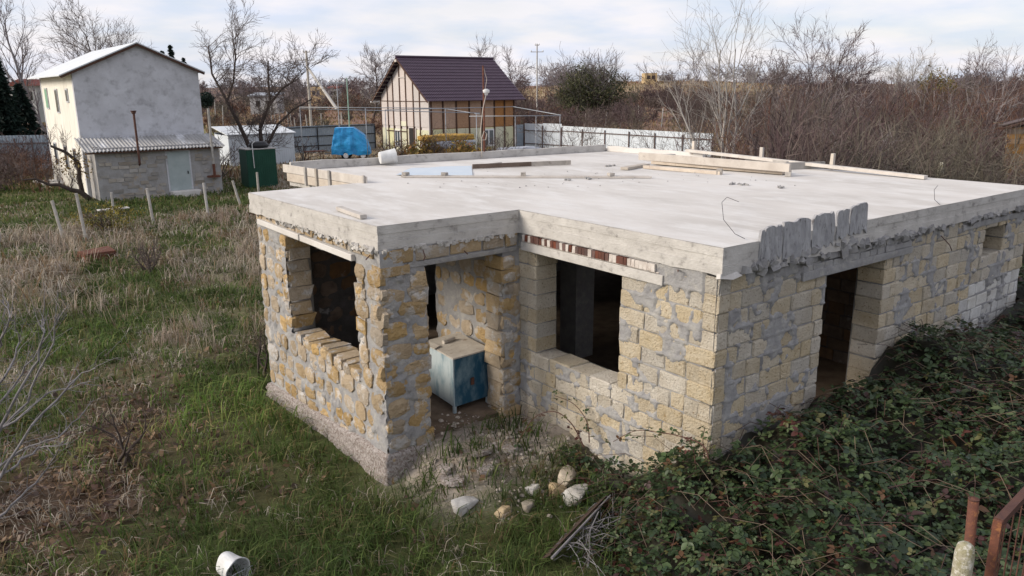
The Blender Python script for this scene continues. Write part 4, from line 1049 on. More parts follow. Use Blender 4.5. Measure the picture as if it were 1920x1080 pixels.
lumpy('bales', (0,0,.55), (3.9,1.4,1.1), m_straw, ss, 3, .10); lumpy('grey_sheet', (.1,-.05,1.25), (3.8,1.5,.55), m_greytarp, ss, 5, .08); lumpy('top_bales', (0,0,1.68), (4.0,1.35,.42), m_straw, ss, 7, .08)
p = at(968, 282, 50)
gh2 = thing('covered_heap', 'long heap under a pale grey sheet between timber house and white fence', 'heap', (p[0], p[1], 0))
lumpy('cover', (0,0,.55), (3.6,1.2,1.35), m_greytarp, gh2, 9, .10)
# ---- vehicle under a blue tarpaulin
p = on(660, 299)
tv = thing('tarp_covered_trailer', 'small trailer hidden under a draped bright blue tarpaulin before the grey fence', 'trailer', (p[0], p[1], 0), rz=R(-30))
import bmesh
bm = bmesh.new(); bmesh.ops.create_cube(bm, size=1); bmesh.ops.subdivide_edges(bm, edges=bm.edges[:], cuts=17, use_grid_fill=True)
for v in bm.verts:
    p_ = v.co; t_ = p_.z+.5                        # 0 at the hem
    wd = 1.08-.28*t_**1.5; ht = 1.95 if p_.x < .12 else 1.95-(p_.x-.12)*1.5
    fold = math.sin(math.atan2(p_.y, p_.x)*11)*.05*(1-t_)+(float(fbm(p_.x*6+3, p_.y*6+p_.z*5, 5, 3))-.5)*.16
    hem = .32+.16*float(vn(p_.x*7, p_.y*7, 9))
    d_ = Vector((p_.x, p_.y, 0)); d_ = d_.normalized() if d_.length else d_
    v.co = Vector((p_.x*2.5*wd, p_.y*1.6*wd, hem+(ht-hem+.35)*t_*.98))+d_*fold
bmesh.ops.delete(bm, geom=[f for f in bm.faces if f.calc_center_median().z < .5 and f.normal.z < -.7], context='FACES')
me = bpy.data.meshes.new('tarpaulin'); bm.to_mesh(me); bm.free(); me.materials.append(m_tarp); link('tarpaulin', me, tv)
for wx, wy in ((-.35,-.72), (-.35,.72), (.85,-.72), (.85,.72)):
    q = Matrix.Rotation(R(90), 3, 'X')
    wl_ = MB().lathe((wx,wy,.33), [(.0,-.09),(.2,-.10),(.31,-.09),(.33,-.04),(.33,.04),(.31,.09),(.2,.10),(0,.09)], 18, q).build('wheel', m_tyre, tv, True)
    MB().lathe((wx,wy+(-.095 if wy < 0 else .095),.33), [(.0,-.02),(.16,-.02),(.19,.0),(.16,.02),(0,.02)], 14, q).build('rim', m_pvc, wl_)
MB().box((.1,0,.48), (2.2,1.3,.16)).build('chassis', m_black, tv)
MB().bar((-1.1,0,.45),(-1.9,0,.42), .08, .08).build('drawbar', m_cement, tv)
# ---- small trestle table by the fence
p = on(590, 303)
tt = thing('trestle_table', 'small rusty trestle table standing left of the tarpaulin', 'table', (p[0], p[1], 0))
MB().box((0,0,.72), (1.5,.7,.05)).build('top', m_rust, tt)
for sx in (-.6, .6):
    for sy in (-.28, .28): MB().tube([(sx,sy,0),(sx*.85,sy*.8,.7)], .025, 6).build('leg', m_rust, tt)
# ---- fences
def fence(name, label, a, b, h, npan, msheet, mframe, rails, rib=.18, base=.0, inward=1, posts=True, tops=None):
    a = Vector((*a, 0)); b = Vector((*b, 0)); d = b-a; L_ = d.length; u = d/L_; nn = Vector((-u.y, u.x, 0))*inward
    t = thing(name, label, 'fence', tuple(a))
    for i in range(npan):
        p0 = u*(L_*i/npan); p1 = u*(L_*(i+1)/npan); k = MB(); n_ = max(4, int((L_/npan)/rib)); hh = h+(tops[i] if tops else 0)
        vs = []; fs = []
        for j in range(n_*4+1):
            p = p0+(p1-p0)*j/(n_*4); w = nn*(.018 if (j % 4) in (0, 1) else 0)
            vs += [tuple(p+w+Vector((0,0,base))), tuple(p+w+Vector((0,0,hh)))]
        for j in range(n_*4): fs.append((j*2, j*2+2, j*2+3, j*2+1))
        k.add(vs, fs); k.build('sheet_panel', msheet, t)
        if posts: MB().box(tuple(p0+nn*.07+Vector((0,0,hh*.46))), (.07,.07,hh*.92), rz=math.atan2(u.y,u.x)).build('post', mframe, t)
        for rz_ in rails: MB().bar(tuple(p0+nn*.06+Vector((0,0,rz_))), tuple(p1+nn*.06+Vector((0,0,rz_))), .04, .06).build('rail', mframe, t)
    if posts: MB().box(tuple(u*L_+nn*.07+Vector((0,0,h*.46))), (.07,.07,h*.92), rz=math.atan2(u.y,u.x)).build('post', mframe, t)
    return t
fence('grey_sheet_fence', 'grey corrugated sheet fence with dark rails behind the blue tarpaulin', (14.6,54.9), (25.0,55.3), 2.1, 4, m_fencegrey, m_black, (2.0,1.3,.55), inward=-1)
fence('white_sheet_fence', 'long white corrugated sheet fence with brown steel frame right of the timber house', (34.6,42.5), (34.4,27.6), 2.0, 6, m_fencewhite, m_brownsteel, (1.62,.52), inward=-1)
fence('white_sheet_fence', 'short taller white sheet fence between timber house and long fence', (34.0,46.4), (34.6,42.5), 2.05, 2, m_fencewhite, m_brownsteel, (1.55,.50), inward=-1, tops=[.05,.10])
gg = thing('gate_leaf', 'open dark gate leaf with grey sheet between timber house and white fence', 'gate', (33.4, 46.6, 0))
MB().box((.25,0,1.05), (.75,.05,1.9)).build('sheet_panel', m_fencegrey, gg); MB().box((.85,-.03,1.05), (.55,.05,1.9)).build('dark_panel', m_dark, gg)
fence('blue_fence', 'dull blue-grey sheet fence left of the grey house behind bushes', tuple(on(-60, 322)[:2]), tuple(on(100, 318)[:2]), 2.2, 5, m_fencegrey, m_brownsteel, (1.7,.6), inward=-1)
# ---- pergola of galvanised pipe
def PZ(u, v, z): q = on(u, v, z); return Vector(q)
pg = thing('pipe_pergola', 'pergola of thin galvanised pipes standing before the timber house', 'pergola', (16.5, 44.5, 0))
zt_ = 3.5
cor = [PZ(562,202,zt_), PZ(690,203,zt_), PZ(828,204,zt_)]
D0 = 49.0
def PD(u, v, D): return Vector(at(u, v, D))
tops_ = [PD(562,202,D0), PD(685,203,D0-.5), PD(722,206,47), PD(835,204,D0-1), PD(893,212,45), PD(966,218,44.5), PD(1005,218,44)]
lines = [[PD(558,201,D0), PD(700,202,D0), PD(828,203,D0)], [PD(562,204,D0-3), PD(700,207,46), PD(900,212,45.5)], [PD(828,203,D0), PD(900,214,45)], [PD(880,218,44), PD(1050,217,44)], [PD(962,200,50), PD(1052,216,44)], [PD(722,206,47), PD(968,200,50)]]
def pchild(k, nm): 
    o = k.build(nm, m_steelgrey, pg, True); o.matrix_parent_inverse = Matrix.Translation(pg.location).inverted(); return o
for l_ in lines: pchild(MB().tube(l_, .026, 6), 'rail')
for p in tops_: pchild(MB().tube([(p.x,p.y,-.1), tuple(p)], .022, 6), 'post')
p = PD(1050,217,44); pchild(MB().tube([(p.x,p.y,-.1), tuple(p)], .022, 6), 'post')

# ---- poles
def upole(name, label, u, vtop, vbase_D, h_extra, r_, mat, arms=(), strut=None, ins=True):
    p = at(u, vtop, vbase_D); z0 = float(gz(p[0], p[1]))-.3
    t = thing(name, label, 'pole', (p[0], p[1], z0)); H = p[2]-z0
    MB().tube([(0,0,0),(0,0,H)], [r_, r_*.72], 8).build('shaft', mat, t)
    for dz, w_ in arms:
        d_ = Vector(RT); d_.z = 0; MB().bar(-d_*w_+Vector((0,0,H-dz)), d_*w_+Vector((0,0,H-dz)), .09, .09).build('crossarm', mat, t)
        for s_ in (-1, 1): MB().lathe(tuple(d_*w_*s_*.92+Vector((0,0,H-dz+.14))), [(.05,-.1),(.09,0),(.06,.10),(0,.12)], 8).build('insulator', m_pvc, t)
    if strut is not None:
        q = Vector(at(*strut))-Vector((p[0],p[1],z0)); MB().tube([(0,0,H-1.6), tuple(q)], [.13,.16], 8).build('strut', mat, t)
    return t
upole('power_pole', 'concrete power pole with two crossarms and slanting strut above the pergola', 574, 95, 82, 0, .17, m_cement, ((.15,.35),(.95,.8)), strut=(632,205,80))
upole('power_pole', 'slim distant power pole with one crossarm right of the purple roof', 1007, 82, 110, 0, .12, m_cement, ((.2,.3),(1.1,.9)))
upole('antenna_pole', 'thin grey pole with short crossbar left of the timber house', 631, 148, 62, 0, .05, m_steelgrey, ((.3,.6),))
upole('green_pole', 'thin pale green pole left of the timber house', 650, 146, 60, 0, .06, m_greenpole)
upole('far_pole', 'tiny bare pole near the far ochre hut', 1200, 130, 190, 0, .09, m_cement)
p = at(1538/1.0*0+1445, 180, 30)
t = thing('rusty_rod', 'tall thin rust-brown rod among bare trunks right of the pale trees', 'rod', (p[0], p[1], 0)); MB().tube([(0,0,-.1),(0,0,p[2])], .035, 7).build('shaft', m_rust, t)
# ---- far buildings
def hut(name, label, u0, u1, vt, vb, D, mw, mr=None, gable=False, depth=5, zbase=None):
    if D is None:
        g_ = G((u0+u1)/2, vb); D = float((np.array(g_)-CAM) @ FW)
    a = at(u0, vb, D); b = at(u1, vb, D); c = at(u0, vt, D); H = c[2]-a[2]; d = Vector((b-a)); d.z = 0; L_ = d.length; u = d/L_; n_ = Vector((-u.y, u.x, 0))
    t = thing(name, label, 'building', tuple(a)); dn_ = 1.5
    P = lambda x, y, z: u*x+n_*y+Vector((0,0,z))
    k = MB(); k.add([P(0,0,-dn_),P(L_,0,-dn_),P(L_,depth,-dn_),P(0,depth,-dn_),P(0,0,H),P(L_,0,H),P(L_,depth,H),P(0,depth,H)], [(0,1,5,4),(1,2,6,5),(2,3,7,6),(3,0,4,7),(4,5,6,7)]); k.build('wall', mw, t)
    if mr:
        k = MB(); hh = L_*.22 if gable else .25
        if gable: k.add([P(-.3,-.3,H-.05),P(L_+.3,-.3,H-.05),P(L_/2,-.3,H+hh),P(-.3,depth,H-.05),P(L_+.3,depth,H-.05),P(L_/2,depth,H+hh)], [(0,1,2),(3,5,4),(0,2,5,3),(2,1,4,5)])
        else: k.add([P(-.3,-.3,H),P(L_+.3,-.3,H),P(L_+.3,depth,H+.5),P(-.3,depth,H+.5),P(-.3,-.3,H+hh),P(L_+.3,-.3,H+hh),P(L_+.3,depth,H+hh+.5),P(-.3,depth,H+hh+.5)], [(0,1,5,4),(1,2,6,5),(2,3,7,6),(3,0,4,7),(4,5,6,7)])
        k.build('roof', mr, t)
    for f_ in (.3, .7):
        if L_ > 2.5: o = MB().add([P(L_*f_-.4,-.03,H*.3),P(L_*f_+.4,-.03,H*.3),P(L_*f_+.4,-.03,H*.7),P(L_*f_-.4,-.03,H*.7)], [(0,1,2,3)]).build('window', m_dark, t)
    return t
hut('far_ochre_hut', 'tiny ochre stone hut on the far rise right of the willow', 1209, 1232, 137, 153, 185, m_ochrewall, None)
hut('far_grey_hut', 'tiny dark flat hut beside the far ochre hut', 1236, 1262, 141, 154, 195, m_greywall, None)
hut('far_block_house', 'small distant ochre block house behind the power pole', 583, 603, 163, 186, 210, m_ochrewall, None)
hut('far_shack', 'small distant brown shack between pole and strut', 616, 634, 166, 182, 220, m_greywall, m_redroof)
hut('far_shack', 'small distant white-walled shack left of the purple roof', 676, 686, 168, 180, 230, m_limewash, m_greywall)
hut('far_greenhouse', 'distant pale greenhouse with grey-green roof behind the forked dark tree', 470, 520, 181, 208, 150, m_greywall, m_steelgrey)
hut('red_roof_house', 'house with red tiled roof half hidden behind the conifers, far left', 20, 72, 160, 200, 75, m_greywall, m_redroof, True, 8)
hw = at(1888, 262, 30)
wh = thing('plank_hut', 'small brown plank hut with slanting dark roof at the right frame edge', 'hut', tuple(hw))
d_ = Vector(RT); d_.z = 0; d_.normalize(); n_ = Vector(ray(1905, 250)); n_.z = 0; n_.normalize()
for kz in range(5): MB().bar(Vector((0,0,-.45+kz*.19)), d_*2.4+Vector((0,0,-.45+kz*.19)), .05, .17).build('plank', m_log, wh)
k = MB(); k.extr([Vector((0,0,-1.5)), d_*2.4+Vector((0,0,-1.5)), d_*2.4+Vector((0,0,.7)), Vector((0,0,.42))], n_*2); k.build('wall', m_log, wh)
MB().bar(-d_*.3+Vector((0,0,.42)), d_*2.8+Vector((0,0,1.25)), .35, .07).build('roof_edge', m_batten, wh)
k = MB(); k.extr([-d_*.25+Vector((0,0,.50)), d_*2.8+Vector((0,0,1.30)), d_*2.8+n_*2.4+Vector((0,0,1.30)), -d_*.25+n_*2.4+Vector((0,0,.50))], (0,0,.04)); k.build('roof', m_brownsteel, wh)

# ---- posts in the fields
def post(name, label, u, vt, vb, r_, mat, lean=0.0, group=None, square=False):
    b = G(u, vb); D = float((np.array(b)-CAM) @ FW); H = (vb-vt)/FPX*D*1.03
    t = thing(name, label, 'post', (b.x, b.y, b.z-.1), group=group)
    d_ = Vector(RT)*lean*H; d_.z = 0
    MB().tube([(0,0,0), tuple(d_*.5+Vector((0,0,H*.5))), tuple(d_+Vector((0,0,H+.1)))], [r_, r_*.95, r_*.9], 6).build('shaft', mat, t)
    return t
NP = (('bent whitish concrete post, leftmost of the near fence row', 122, 378, 455, -.16), ('slim concrete post beside the yellow bush', 163, 365, 453, -.08), ('thin post standing before the annex corner', 215, 362, 408, 0),
      ('straight concrete post in dry weeds below the annex wall', 288, 355, 418, -.07), ('concrete post below the annex door', 391, 345, 407, -.04), ('leaning post stump between annex and roof corner', 452, 340, 385, -.25),
      ('pale stake standing right before the green cubicle', 486, 325, 372, 0), ('cut-off post at the left frame edge', 2, 420, 462, 0))
for lb, u, vt, vb, ln_ in NP: post('fence_post', lb, u, vt, vb, .055, m_cement, ln_, 'posts of the old garden fence')
for u, vt, vb in ((395,195,235),(405,190,232),(418,200,238),(498,205,240),(512,205,238),(515,196,236),(525,205,240),(540,210,240),(548,212,240),(553,222,243),(563,214,241),(578,216,243),(582,218,240),(602,214,240),(608,230,244),(638,212,238),(642,218,240),(33,140+70,240),(45,215,242),(57,212,243),(68,215,246)):
    post('vineyard_post', 'thin concrete post in the dry vineyard rows behind the yards', u+rnd.uniform(-2, 2), vt, vb, .07, m_cement, rnd.uniform(-.08, .08), 'concrete vineyard posts')
for lb, u, vt, vb, ln_ in (('leaning whitish post by the dark bush beyond the white fence', 1134, 212, 240, .12), ('whitish post second left beyond the white fence', 1100, 214, 238, -.1), ('forked whitish post beyond the white fence', 1162, 210, 240, .15), ('whitish post tilted left beyond the white fence', 1200, 200, 238, -.1), ('tallest whitish post right of the shrubs beyond the fence', 1240, 205, 238, .06), ('whitish post before the willow', 1114, 178, 208, 0)):
    post('field_post', lb, u, vt, vb, .08, m_cement, ln_, 'whitish posts beyond the white fence')
p = at(1767, 297, 20); t = thing('concrete_stake', 'short concrete stake in the thicket above the far roof edge', 'post', (p[0], p[1], -.1)); MB().box((0,0,p[2]/2), (.11,.11,p[2]), jit=.004).build('shaft', m_lichen, t, bevel=.01)
p = G(213, 400); tag(MB().box((p.x, p.y, p.z+.18), (1.2,.35,.05), rz=.1).build('pale_slab', m_slab, bevel=.01), 'pale slab lying like a bench in the weeds before the annex', 'slab')
p = G(185, 487); tag(MB().box((p.x, p.y, p.z+.15), (.9,.5,.25), rz=.3, jit=.06).build('rusty_sheet', m_rust), 'rusty brown metal sheet lying in the dry weeds', 'sheet')
p = G(70, 345); tag(MB().box((p.x+2, p.y, p.z+.06), (4.0,2.2,.08), rz=.1, jit=.02).build('concrete_path', m_slab), kind='structure')

# ================================================================== TREES AND SHRUBS
def tubes(S, n=3):
    """S rows: p0(3) p1(3) r0 r1"""
    S = np.asarray(S, float); p0, p1 = S[:, :3], S[:, 3:6]; d = p1-p0; d /= np.linalg.norm(d, axis=1, keepdims=True)+1e-9
    ref = np.where(np.abs(d[:, 2:3]) < .9, np.array([[0, 0, 1.]]), np.array([[1., 0, 0]])); e1 = np.cross(d, ref); e1 /= np.linalg.norm(e1, axis=1, keepdims=True)+1e-9; e2 = np.cross(d, e1)
    V = np.zeros((len(S), 2*n, 3))
    for k in range(n):
        a = 2*math.pi*k/n; o = e1*math.cos(a)+e2*math.sin(a)
        V[:, k] = p0+o*S[:, 6:7]; V[:, n+k] = p1+o*S[:, 7:8]
    b = (np.arange(len(S))*2*n)[:, None]
    F = np.concatenate([b+np.array([[k, (k+1) % n, n+(k+1) % n, n+k]]) for k in range(n)])
    return V.reshape(-1, 3), F
def ribbons(S, g, tip=True):
    """S rows p0 p1 r0 r1 -> one slim triangle (tip) or quad per row, turned at random"""
    S = np.asarray(S, float); d = S[:, 3:6]-S[:, :3]; e = np.cross(d, g.normal(size=d.shape)); e /= np.linalg.norm(e, axis=1, keepdims=True)+1e-9
    a = S[:, :3]-e*S[:, 6:7]; b = S[:, :3]+e*S[:, 6:7]; n = len(S)
    if tip: return np.stack([a, b, S[:, 3:6]], 1).reshape(-1, 3), np.arange(n*3).reshape(n, 3)
    c = S[:, 3:6]+e*S[:, 7:8]; f = S[:, 3:6]-e*S[:, 7:8]
    return np.stack([a, b, c, f], 1).reshape(-1, 3), np.arange(n*4).reshape(n, 4)
NSEG = (7, 5, 4, 3, 3)
def collapse(L_, ns, keep):
    """join the ns rows of every branch into keep rows"""
    A = np.asarray(L_, float).reshape(-1, ns, 8); cut = np.linspace(0, ns, keep+1).astype(int); out = []
    for a, b in zip(cut[:-1], cut[1:]): out.append(np.concatenate([A[:, a, :3], A[:, b-1, 3:6], A[:, a, 6:7], A[:, b-1, 7:8]], 1))
    return np.stack(out, 1).reshape(-1, 8)
def grow(seed, H, r0, stems=1, lev=4, spread=.5, kids=(6, 5, 4, 3), ratio=(.55, .55, .5, .5), up=.25, wig=.16, first=.25, ang=(.5, .9), rmin=.006, stemang=.25, droop=0.0):
    g = random.Random(seed); segs = [[] for _ in range(lev)]
    def br(p, d, L_, r_, l):
        ns = (7, 5, 4, 3, 3)[min(l, 4)]; pts = [p]; q = d.copy()
        for i in range(ns):
            q = (q+Vector((g.gauss(0, wig), g.gauss(0, wig), g.gauss(0, wig)*.7+up*.25-droop*l*.1))).normalized()
            pts.append(pts[-1]+q*(L_/ns))
        for i in range(ns):
            a = max(r_*(1-.75*i/ns), rmin); b = max(r_*(1-.75*(i+1)/ns), rmin*.8)
            segs[l].append((*pts[i], *pts[i+1], a, b))
        if l+1 < lev:
            nk = kids[min(l, len(kids)-1)]; nk = max(1, int(nk*g.uniform(.75, 1.3)+.5))
            for k in range(nk):
                t = first+(1-first)*(k+g.random())/nk if l == 0 else .15+.85*(k+g.random())/nk
                t = min(t, .99); i = min(int(t*ns), ns-1); f_ = t*ns-i; bp = pts[i].lerp(pts[i+1], f_); bd = (pts[i+1]-pts[i]).normalized()
                rx = Vector((g.gauss(0, 1), g.gauss(0, 1), g.gauss(0, 1))); rx = (rx-bd*rx.dot(bd)).normalized()
                a = g.uniform(*ang); cd = (bd*math.cos(a)+rx*math.sin(a)*(1 if l else spread*2)).normalized()
                br(bp, cd, L_*ratio[min(l, len(ratio)-1)]*g.uniform(.7, 1.15)*(1-.35*t if l == 0 else 1), max(r_*(1-.7*t)*.55, rmin), l+1)
    for s_ in range(stems):
        a = 2*math.pi*s_/max(stems, 1)+g.uniform(-.5, .5); t = 0 if stems == 1 else g.uniform(.4, 1.3)*stemang
        br(Vector((g.uniform(-.1, .1)*(stems > 1), g.uniform(-.1, .1)*(stems > 1), 0)), Vector((math.sin(t)*math.cos(a), math.sin(t)*math.sin(a), math.cos(t))), H*g.uniform(.85, 1.1)*(1 if stems == 1 else .9), r0, 0)
    return segs
def tree(name, label, base, segs, mtrunk, mcrown, cat='tree', group=None, scale=1.0, rz=0.0, ntr=6, fine=False):
    t = thing(name, label, cat, tuple(base), rz, group); t.scale = (scale,)*3
    V, F = tubes(segs[0], ntr); mesh_np('trunk', V, F, mtrunk, t, smooth_=True)
    if fine or len(segs) < 3:
        rest = [s_ for l in segs[1:] for s_ in l]
        if rest: V, F = tubes(rest, 3); mesh_np('crown', V, F, mcrown, t)
        return t
    last = len(segs)-1; rest = [s_ for l in segs[1:last] for s_ in l]; V, F = tubes(rest, 3)
    tw = collapse(segs[last], NSEG[min(last, 4)], 1); tw[:, 6] *= 1.5; V2, F2 = ribbons(tw, np.random.default_rng(len(rest)))
    mesh_np('crown', np.concatenate([V, V2]), [F, F2+len(V)], mcrown, t)
    return t
def px_base(u, D, vtop):                                   # ground point below column u at depth D and height up to vtop
    p = at(u, vtop, D); z = float(gz(p[0], p[1])); return (p[0], p[1], z-.15), p[2]-z+.15
def leaves(t, name, c, rad, n, size, cols, mat, seed, clump=0, flat=1.0):
    g = np.random.default_rng(seed); 
    d = g.normal(size=(n, 3)); d /= np.linalg.norm(d, axis=1, keepdims=True); r_ = g.random((n, 1))**.45
    P = d*r_*np.array(rad)
    if clump:
        cc = g.normal(size=(clump, 3)); cc /= np.linalg.norm(cc, axis=1, keepdims=True); cc = cc*(g.random((clump, 1))**.4)*np.array(rad)*.85
        P = cc[g.integers(0, clump, n)]+g.normal(size=(n, 3))*np.array(rad)*.16
    P = P+np.array(c)
    a = g.normal(size=(n, 3)); a /= np.linalg.norm(a, axis=1, keepdims=True); b = np.cross(a, g.normal(size=(n, 3))); b /= np.linalg.norm(b, axis=1, keepdims=True)
    s_ = size*(.6+.8*g.random((n, 1)))
    V = np.stack([P-a*s_, P+b*s_*.45, P+a*s_, P-b*s_*.45], 1).reshape(-1, 3)
    F = np.arange(n*4).reshape(n, 4); cols = np.array(cols); C_ = cols[g.integers(0, len(cols), n)]*(.7+.6*g.random((n, 1)))
    return mesh_np(name, V, F, mat, t, colr=np.repeat(C_, 4, 0))

def bare(name, label, u, D, vtop, seed, mt=None, mc=None, **kw):
    grp = kw.pop('group', None); fn_ = D < 32; rt = kw.pop('r', .11); wd = kw.pop('rmin', None) or D*.00015
    b, H = px_base(u, D, vtop); H *= kw.pop('hs', .86)
    return tree(name, label, b, grow(seed, H, rt*H/6, rmin=wd, **kw), mt or m_bark, mc or m_twig, group=grp, fine=fn_)
# left background
bare('birch_tree', 'tall pale-trunked bare tree at the far left top corner', 52, 62, -38, 1, m_barkwhite, m_twigfar, lev=4, kids=(20, 9, 8), ratio=(.42, .5, .5), spread=.30, first=.22, up=.35, r=.10, ang=(.5, .8))
bare('bare_tree', 'round-crowned bare brown tree behind the left roof slope', 128, 80, 18, 2, m_bark, m_twigfar, lev=4, kids=(13, 10, 9), spread=.5, r=.09)
bare('bare_tree', 'dense bare brown tree right of it behind the ridge of the grey house', 165, 85, 22, 3, m_bark, m_twig, lev=4, kids=(14, 10, 9), spread=.55, r=.10)
bare('bare_tree', 'thin bare tree showing just above the grey house ridge', 215, 95, 45, 4, m_bark, m_twigfar, lev=4, kids=(12, 9, 8), spread=.5, r=.09)
bare('bare_tree', 'short bare tree low behind the grey house roof', 195, 110, 62, 44, m_bark, m_twigfar, lev=4, kids=(12, 9, 8), spread=.6, r=.09)
# conifers
def conifer(label, u, D, vtop, w_, seed, cols, name='spruce_tree', n=5200):
    b, H = px_base(u, D, vtop); t = thing(name, label, 'tree', b)
    MB().tube([(0,0,0),(0,0,H*.9)], [.16,.03], 7).build('trunk', m_bark, t)
    g = np.random.default_rng(seed); h = g.random(n)**1.15*.95; lay = np.floor(h*13)/13; tt = (h-lay)*13
    rr = w_*(1-lay)**.9*(1-.55*tt)*(.35+.65*g.random(n)**.5); a = g.random(n)*6.283; a = np.round(a/.45)*.45+g.normal(0, .13, n)
    P = np.stack([np.cos(a)*rr, np.sin(a)*rr, H*(.04+.96*h)-rr*.22], 1)
    d = np.stack([np.cos(a)+g.normal(0, .4, n), np.sin(a)+g.normal(0, .4, n), g.normal(-.25, .35, n)], 1); d /= np.linalg.norm(d, axis=1, keepdims=True); e = np.cross(d, g.normal(size=(n, 3))); e /= np.linalg.norm(e, axis=1, keepdims=True)
    s_ = H*.030*(.6+.8*g.random((n, 1)))
    V = np.stack([P-d*s_, P+e*s_*.4, P+d*s_, P-e*s_*.4], 1).reshape(-1, 3); cols = np.array(cols)
    mesh_np('crown', V, np.arange(n*4).reshape(n, 4), m_foliage, t, colr=np.repeat(cols[g.integers(0, len(cols), n)]*(.6+.8*g.random((n, 1))), 4, 0)); return t
GRD = [(.012,.028,.020), (.018,.034,.024), (.010,.022,.018)]
conifer('dark spruce at the left frame edge before the red-roofed house', -18, 52, 82, 1.9, 1, GRD)
conifer('lower dark conifer right of the edge spruce', 32, 55, 150, 2.0, 2, GRD)
for k, (u, v, w_, lb) in enumerate(((303, 90, .55, 'leftmost of three tiny cypresses right of the grey roof'), (318, 78, .75, 'tallest tiny cypress right of the grey roof'), (343, 103, .6, 'rightmost tiny cypress above the roof eave'))):
    conifer(lb, u, 130, v, w_*1.6, 10+k, GRD, 'cypress_tree', 1600)
b, H = px_base(385, 60, 175); t = thing('clipped_evergreen', 'small round clipped evergreen right of the grey house', 'tree', b)
MB().tube([(0,0,0),(0,0,H-.4)], .08, 7).build('trunk', m_bark, t); leaves(t, 'crown', (0,0,H-.5), (.62,.62,.62), 1500, .09, GRD, m_foliage, 4)
# the forked dark fruit tree
b, H = px_base(462, 44, 40)
tr = thing('forked_tree', 'dark forked bare fruit tree rising behind the green cubicle', 'tree', b)
S0 = []; Sx = []
rt_ = Vector(RT); rt_.z = 0; rt_.normalize()
stems_ = [[(-.1,0),(-.35,1.2),(-.95,2.6),(-1.6,3.7),(-2.2,5.0),(-2.35,6.3)], [(.15,0),(.15,1.3),(.25,2.4),(.9,3.5),(1.7,4.3),(2.5,4.7),(3.4,5.4)], [(.2,.7),(.6,1.6),(1.3,2.6),(2.2,3.3),(3.4,3.8)], [(-1.5,3.6),(-1.0,4.6),(-.9,5.8),(-.7,6.6)], [(.95,3.5),(.9,4.6),(1.1,5.6)]]
for k, st_ in enumerate(stems_):
    r0_ = (.17, .16, .10, .07, .07)[k]; g = random.Random(k)
    pts = [rt_*x+Vector((0,0,z*H/7.4))+Vector((g.uniform(-.1,.1),g.uniform(-.3,.3),0))*(z > 1) for x, z in st_]
    for i in range(len(pts)-1): S0.append((*pts[i], *pts[i+1], r0_*(1-.165*i), r0_*(1-.165*(i+1))))
    for i in range(1, len(pts)):
        for j in range(7 if i > 1 else 2):
            sg = grow(1000+k*50+i*9+j, g.uniform(1.2, 2.4), .022, lev=3, kids=(7, 4), spread=.6, rmin=.0075, up=.5, wig=.2)
            a = g.uniform(-1.1, 1.1); q = (rt_*math.sin(a)+Vector((g.gauss(0,.4), g.gauss(0,.4), math.cos(a)))).normalized().to_track_quat('Z', 'Y').to_matrix()
            f_ = g.random(); o_ = pts[i-1].lerp(pts[i], f_)
            for l in sg:
                for s_ in l:
                    a_ = q @ Vector(s_[:3])+o_; b_ = q @ Vector(s_[3:6])+o_; Sx.append((*a_, *b_, s_[6], s_[7]))
V, F = tubes(S0, 8); mesh_np('trunk', V, F, m_bark, tr, smooth_=True); V, F = tubes(Sx, 3); mesh_np('crown', V, F, m_twig, tr)
# low bare bush left of the shed, vine at the house corner
def bush(label, u, v, H, stems, seed, mt, name='bare_bush', D=None, **kw):
    p = G(u, v) if D is None else Vector(px_base(u, D, 200)[0])
    DD = float((np.array(p)-CAM) @ FW); pr = dict(lev=3, kids=(6, 4), spread=.6, rmin=max(DD*.00022, .004), stemang=.6, wig=.22, up=.2); pr.update(kw)
    return tree(name, label, p, grow(seed, H, .02+.006*H, stems=stems, **pr), mt, mt, 'bush')
bush('low twiggy bush right of the annex beside the forked tree', 415, 335, 2.2, 9, 31, m_twig)
bush('thin bare bush before the white shed', 535, 300, 2.0, 5, 32, m_twig)
bush('thin bare bush before the grey fence', 570, 303, 1.8, 6, 33, m_twig)
bush('reddish-brown bare bush by the blue fence', 60, 330, 2.4, 16, 34, m_twigpurple)
bush('bare bush low at the far left frame edge', 10, 300, 2.6, 18, 35, m_twigpurple)
b = G(152, 375)
tr = thing('crooked_tree', 'crooked dark vine-like tree leaning left at the limewashed house corner', 'tree', tuple(b))
pts = [Vector((.35,-.2,0)), Vector((.0,-.2,.40)), Vector((-.35,-.25,.52)), Vector((-.8,-.2,.78)), Vector((-1.2,-.2,.82)), Vector((-1.7,-.2,1.12)), Vector((-2.2,-.2,1.10))]; S0 = []; Sx = []
P2_ = [Vector((.1,0,.2)), Vector((.05,-.05,1.0)), Vector((.1,-.1,1.7)), Vector((-.35,-.1,2.2)), Vector((-.9,-.1,2.5))]
for q, r0_ in ((pts, .13), (P2_, .11)):
    for i in range(len(q)-1): S0.append((*q[i], *q[i+1], r0_*(1-.13*i), r0_*(1-.13*(i+1))))
    for i in range(1, len(q)):
        for j in range(6):
            for l in grow(500+i*7+j, rnd.uniform(.5, 1.1), .014, lev=2, kids=(5,), rmin=.007, up=.5):
                for s_ in l: Sx.append((*(Vector(s_[:3])+q[i]), *(Vector(s_[3:6])+q[i]), s_[6], s_[7]))
V, F = tubes(S0, 8); mesh_np('trunk', V, F, m_bark, tr, smooth_=True); V, F = tubes(Sx, 3); mesh_np('crown', V, F, m_twig, tr)
leaves(tr, 'dead_leaves', (0, -.1, 1.6), (1.0, .4, .8), 160, .08, [(.30,.22,.06), (.22,.13,.05)], m_leaf, 9)
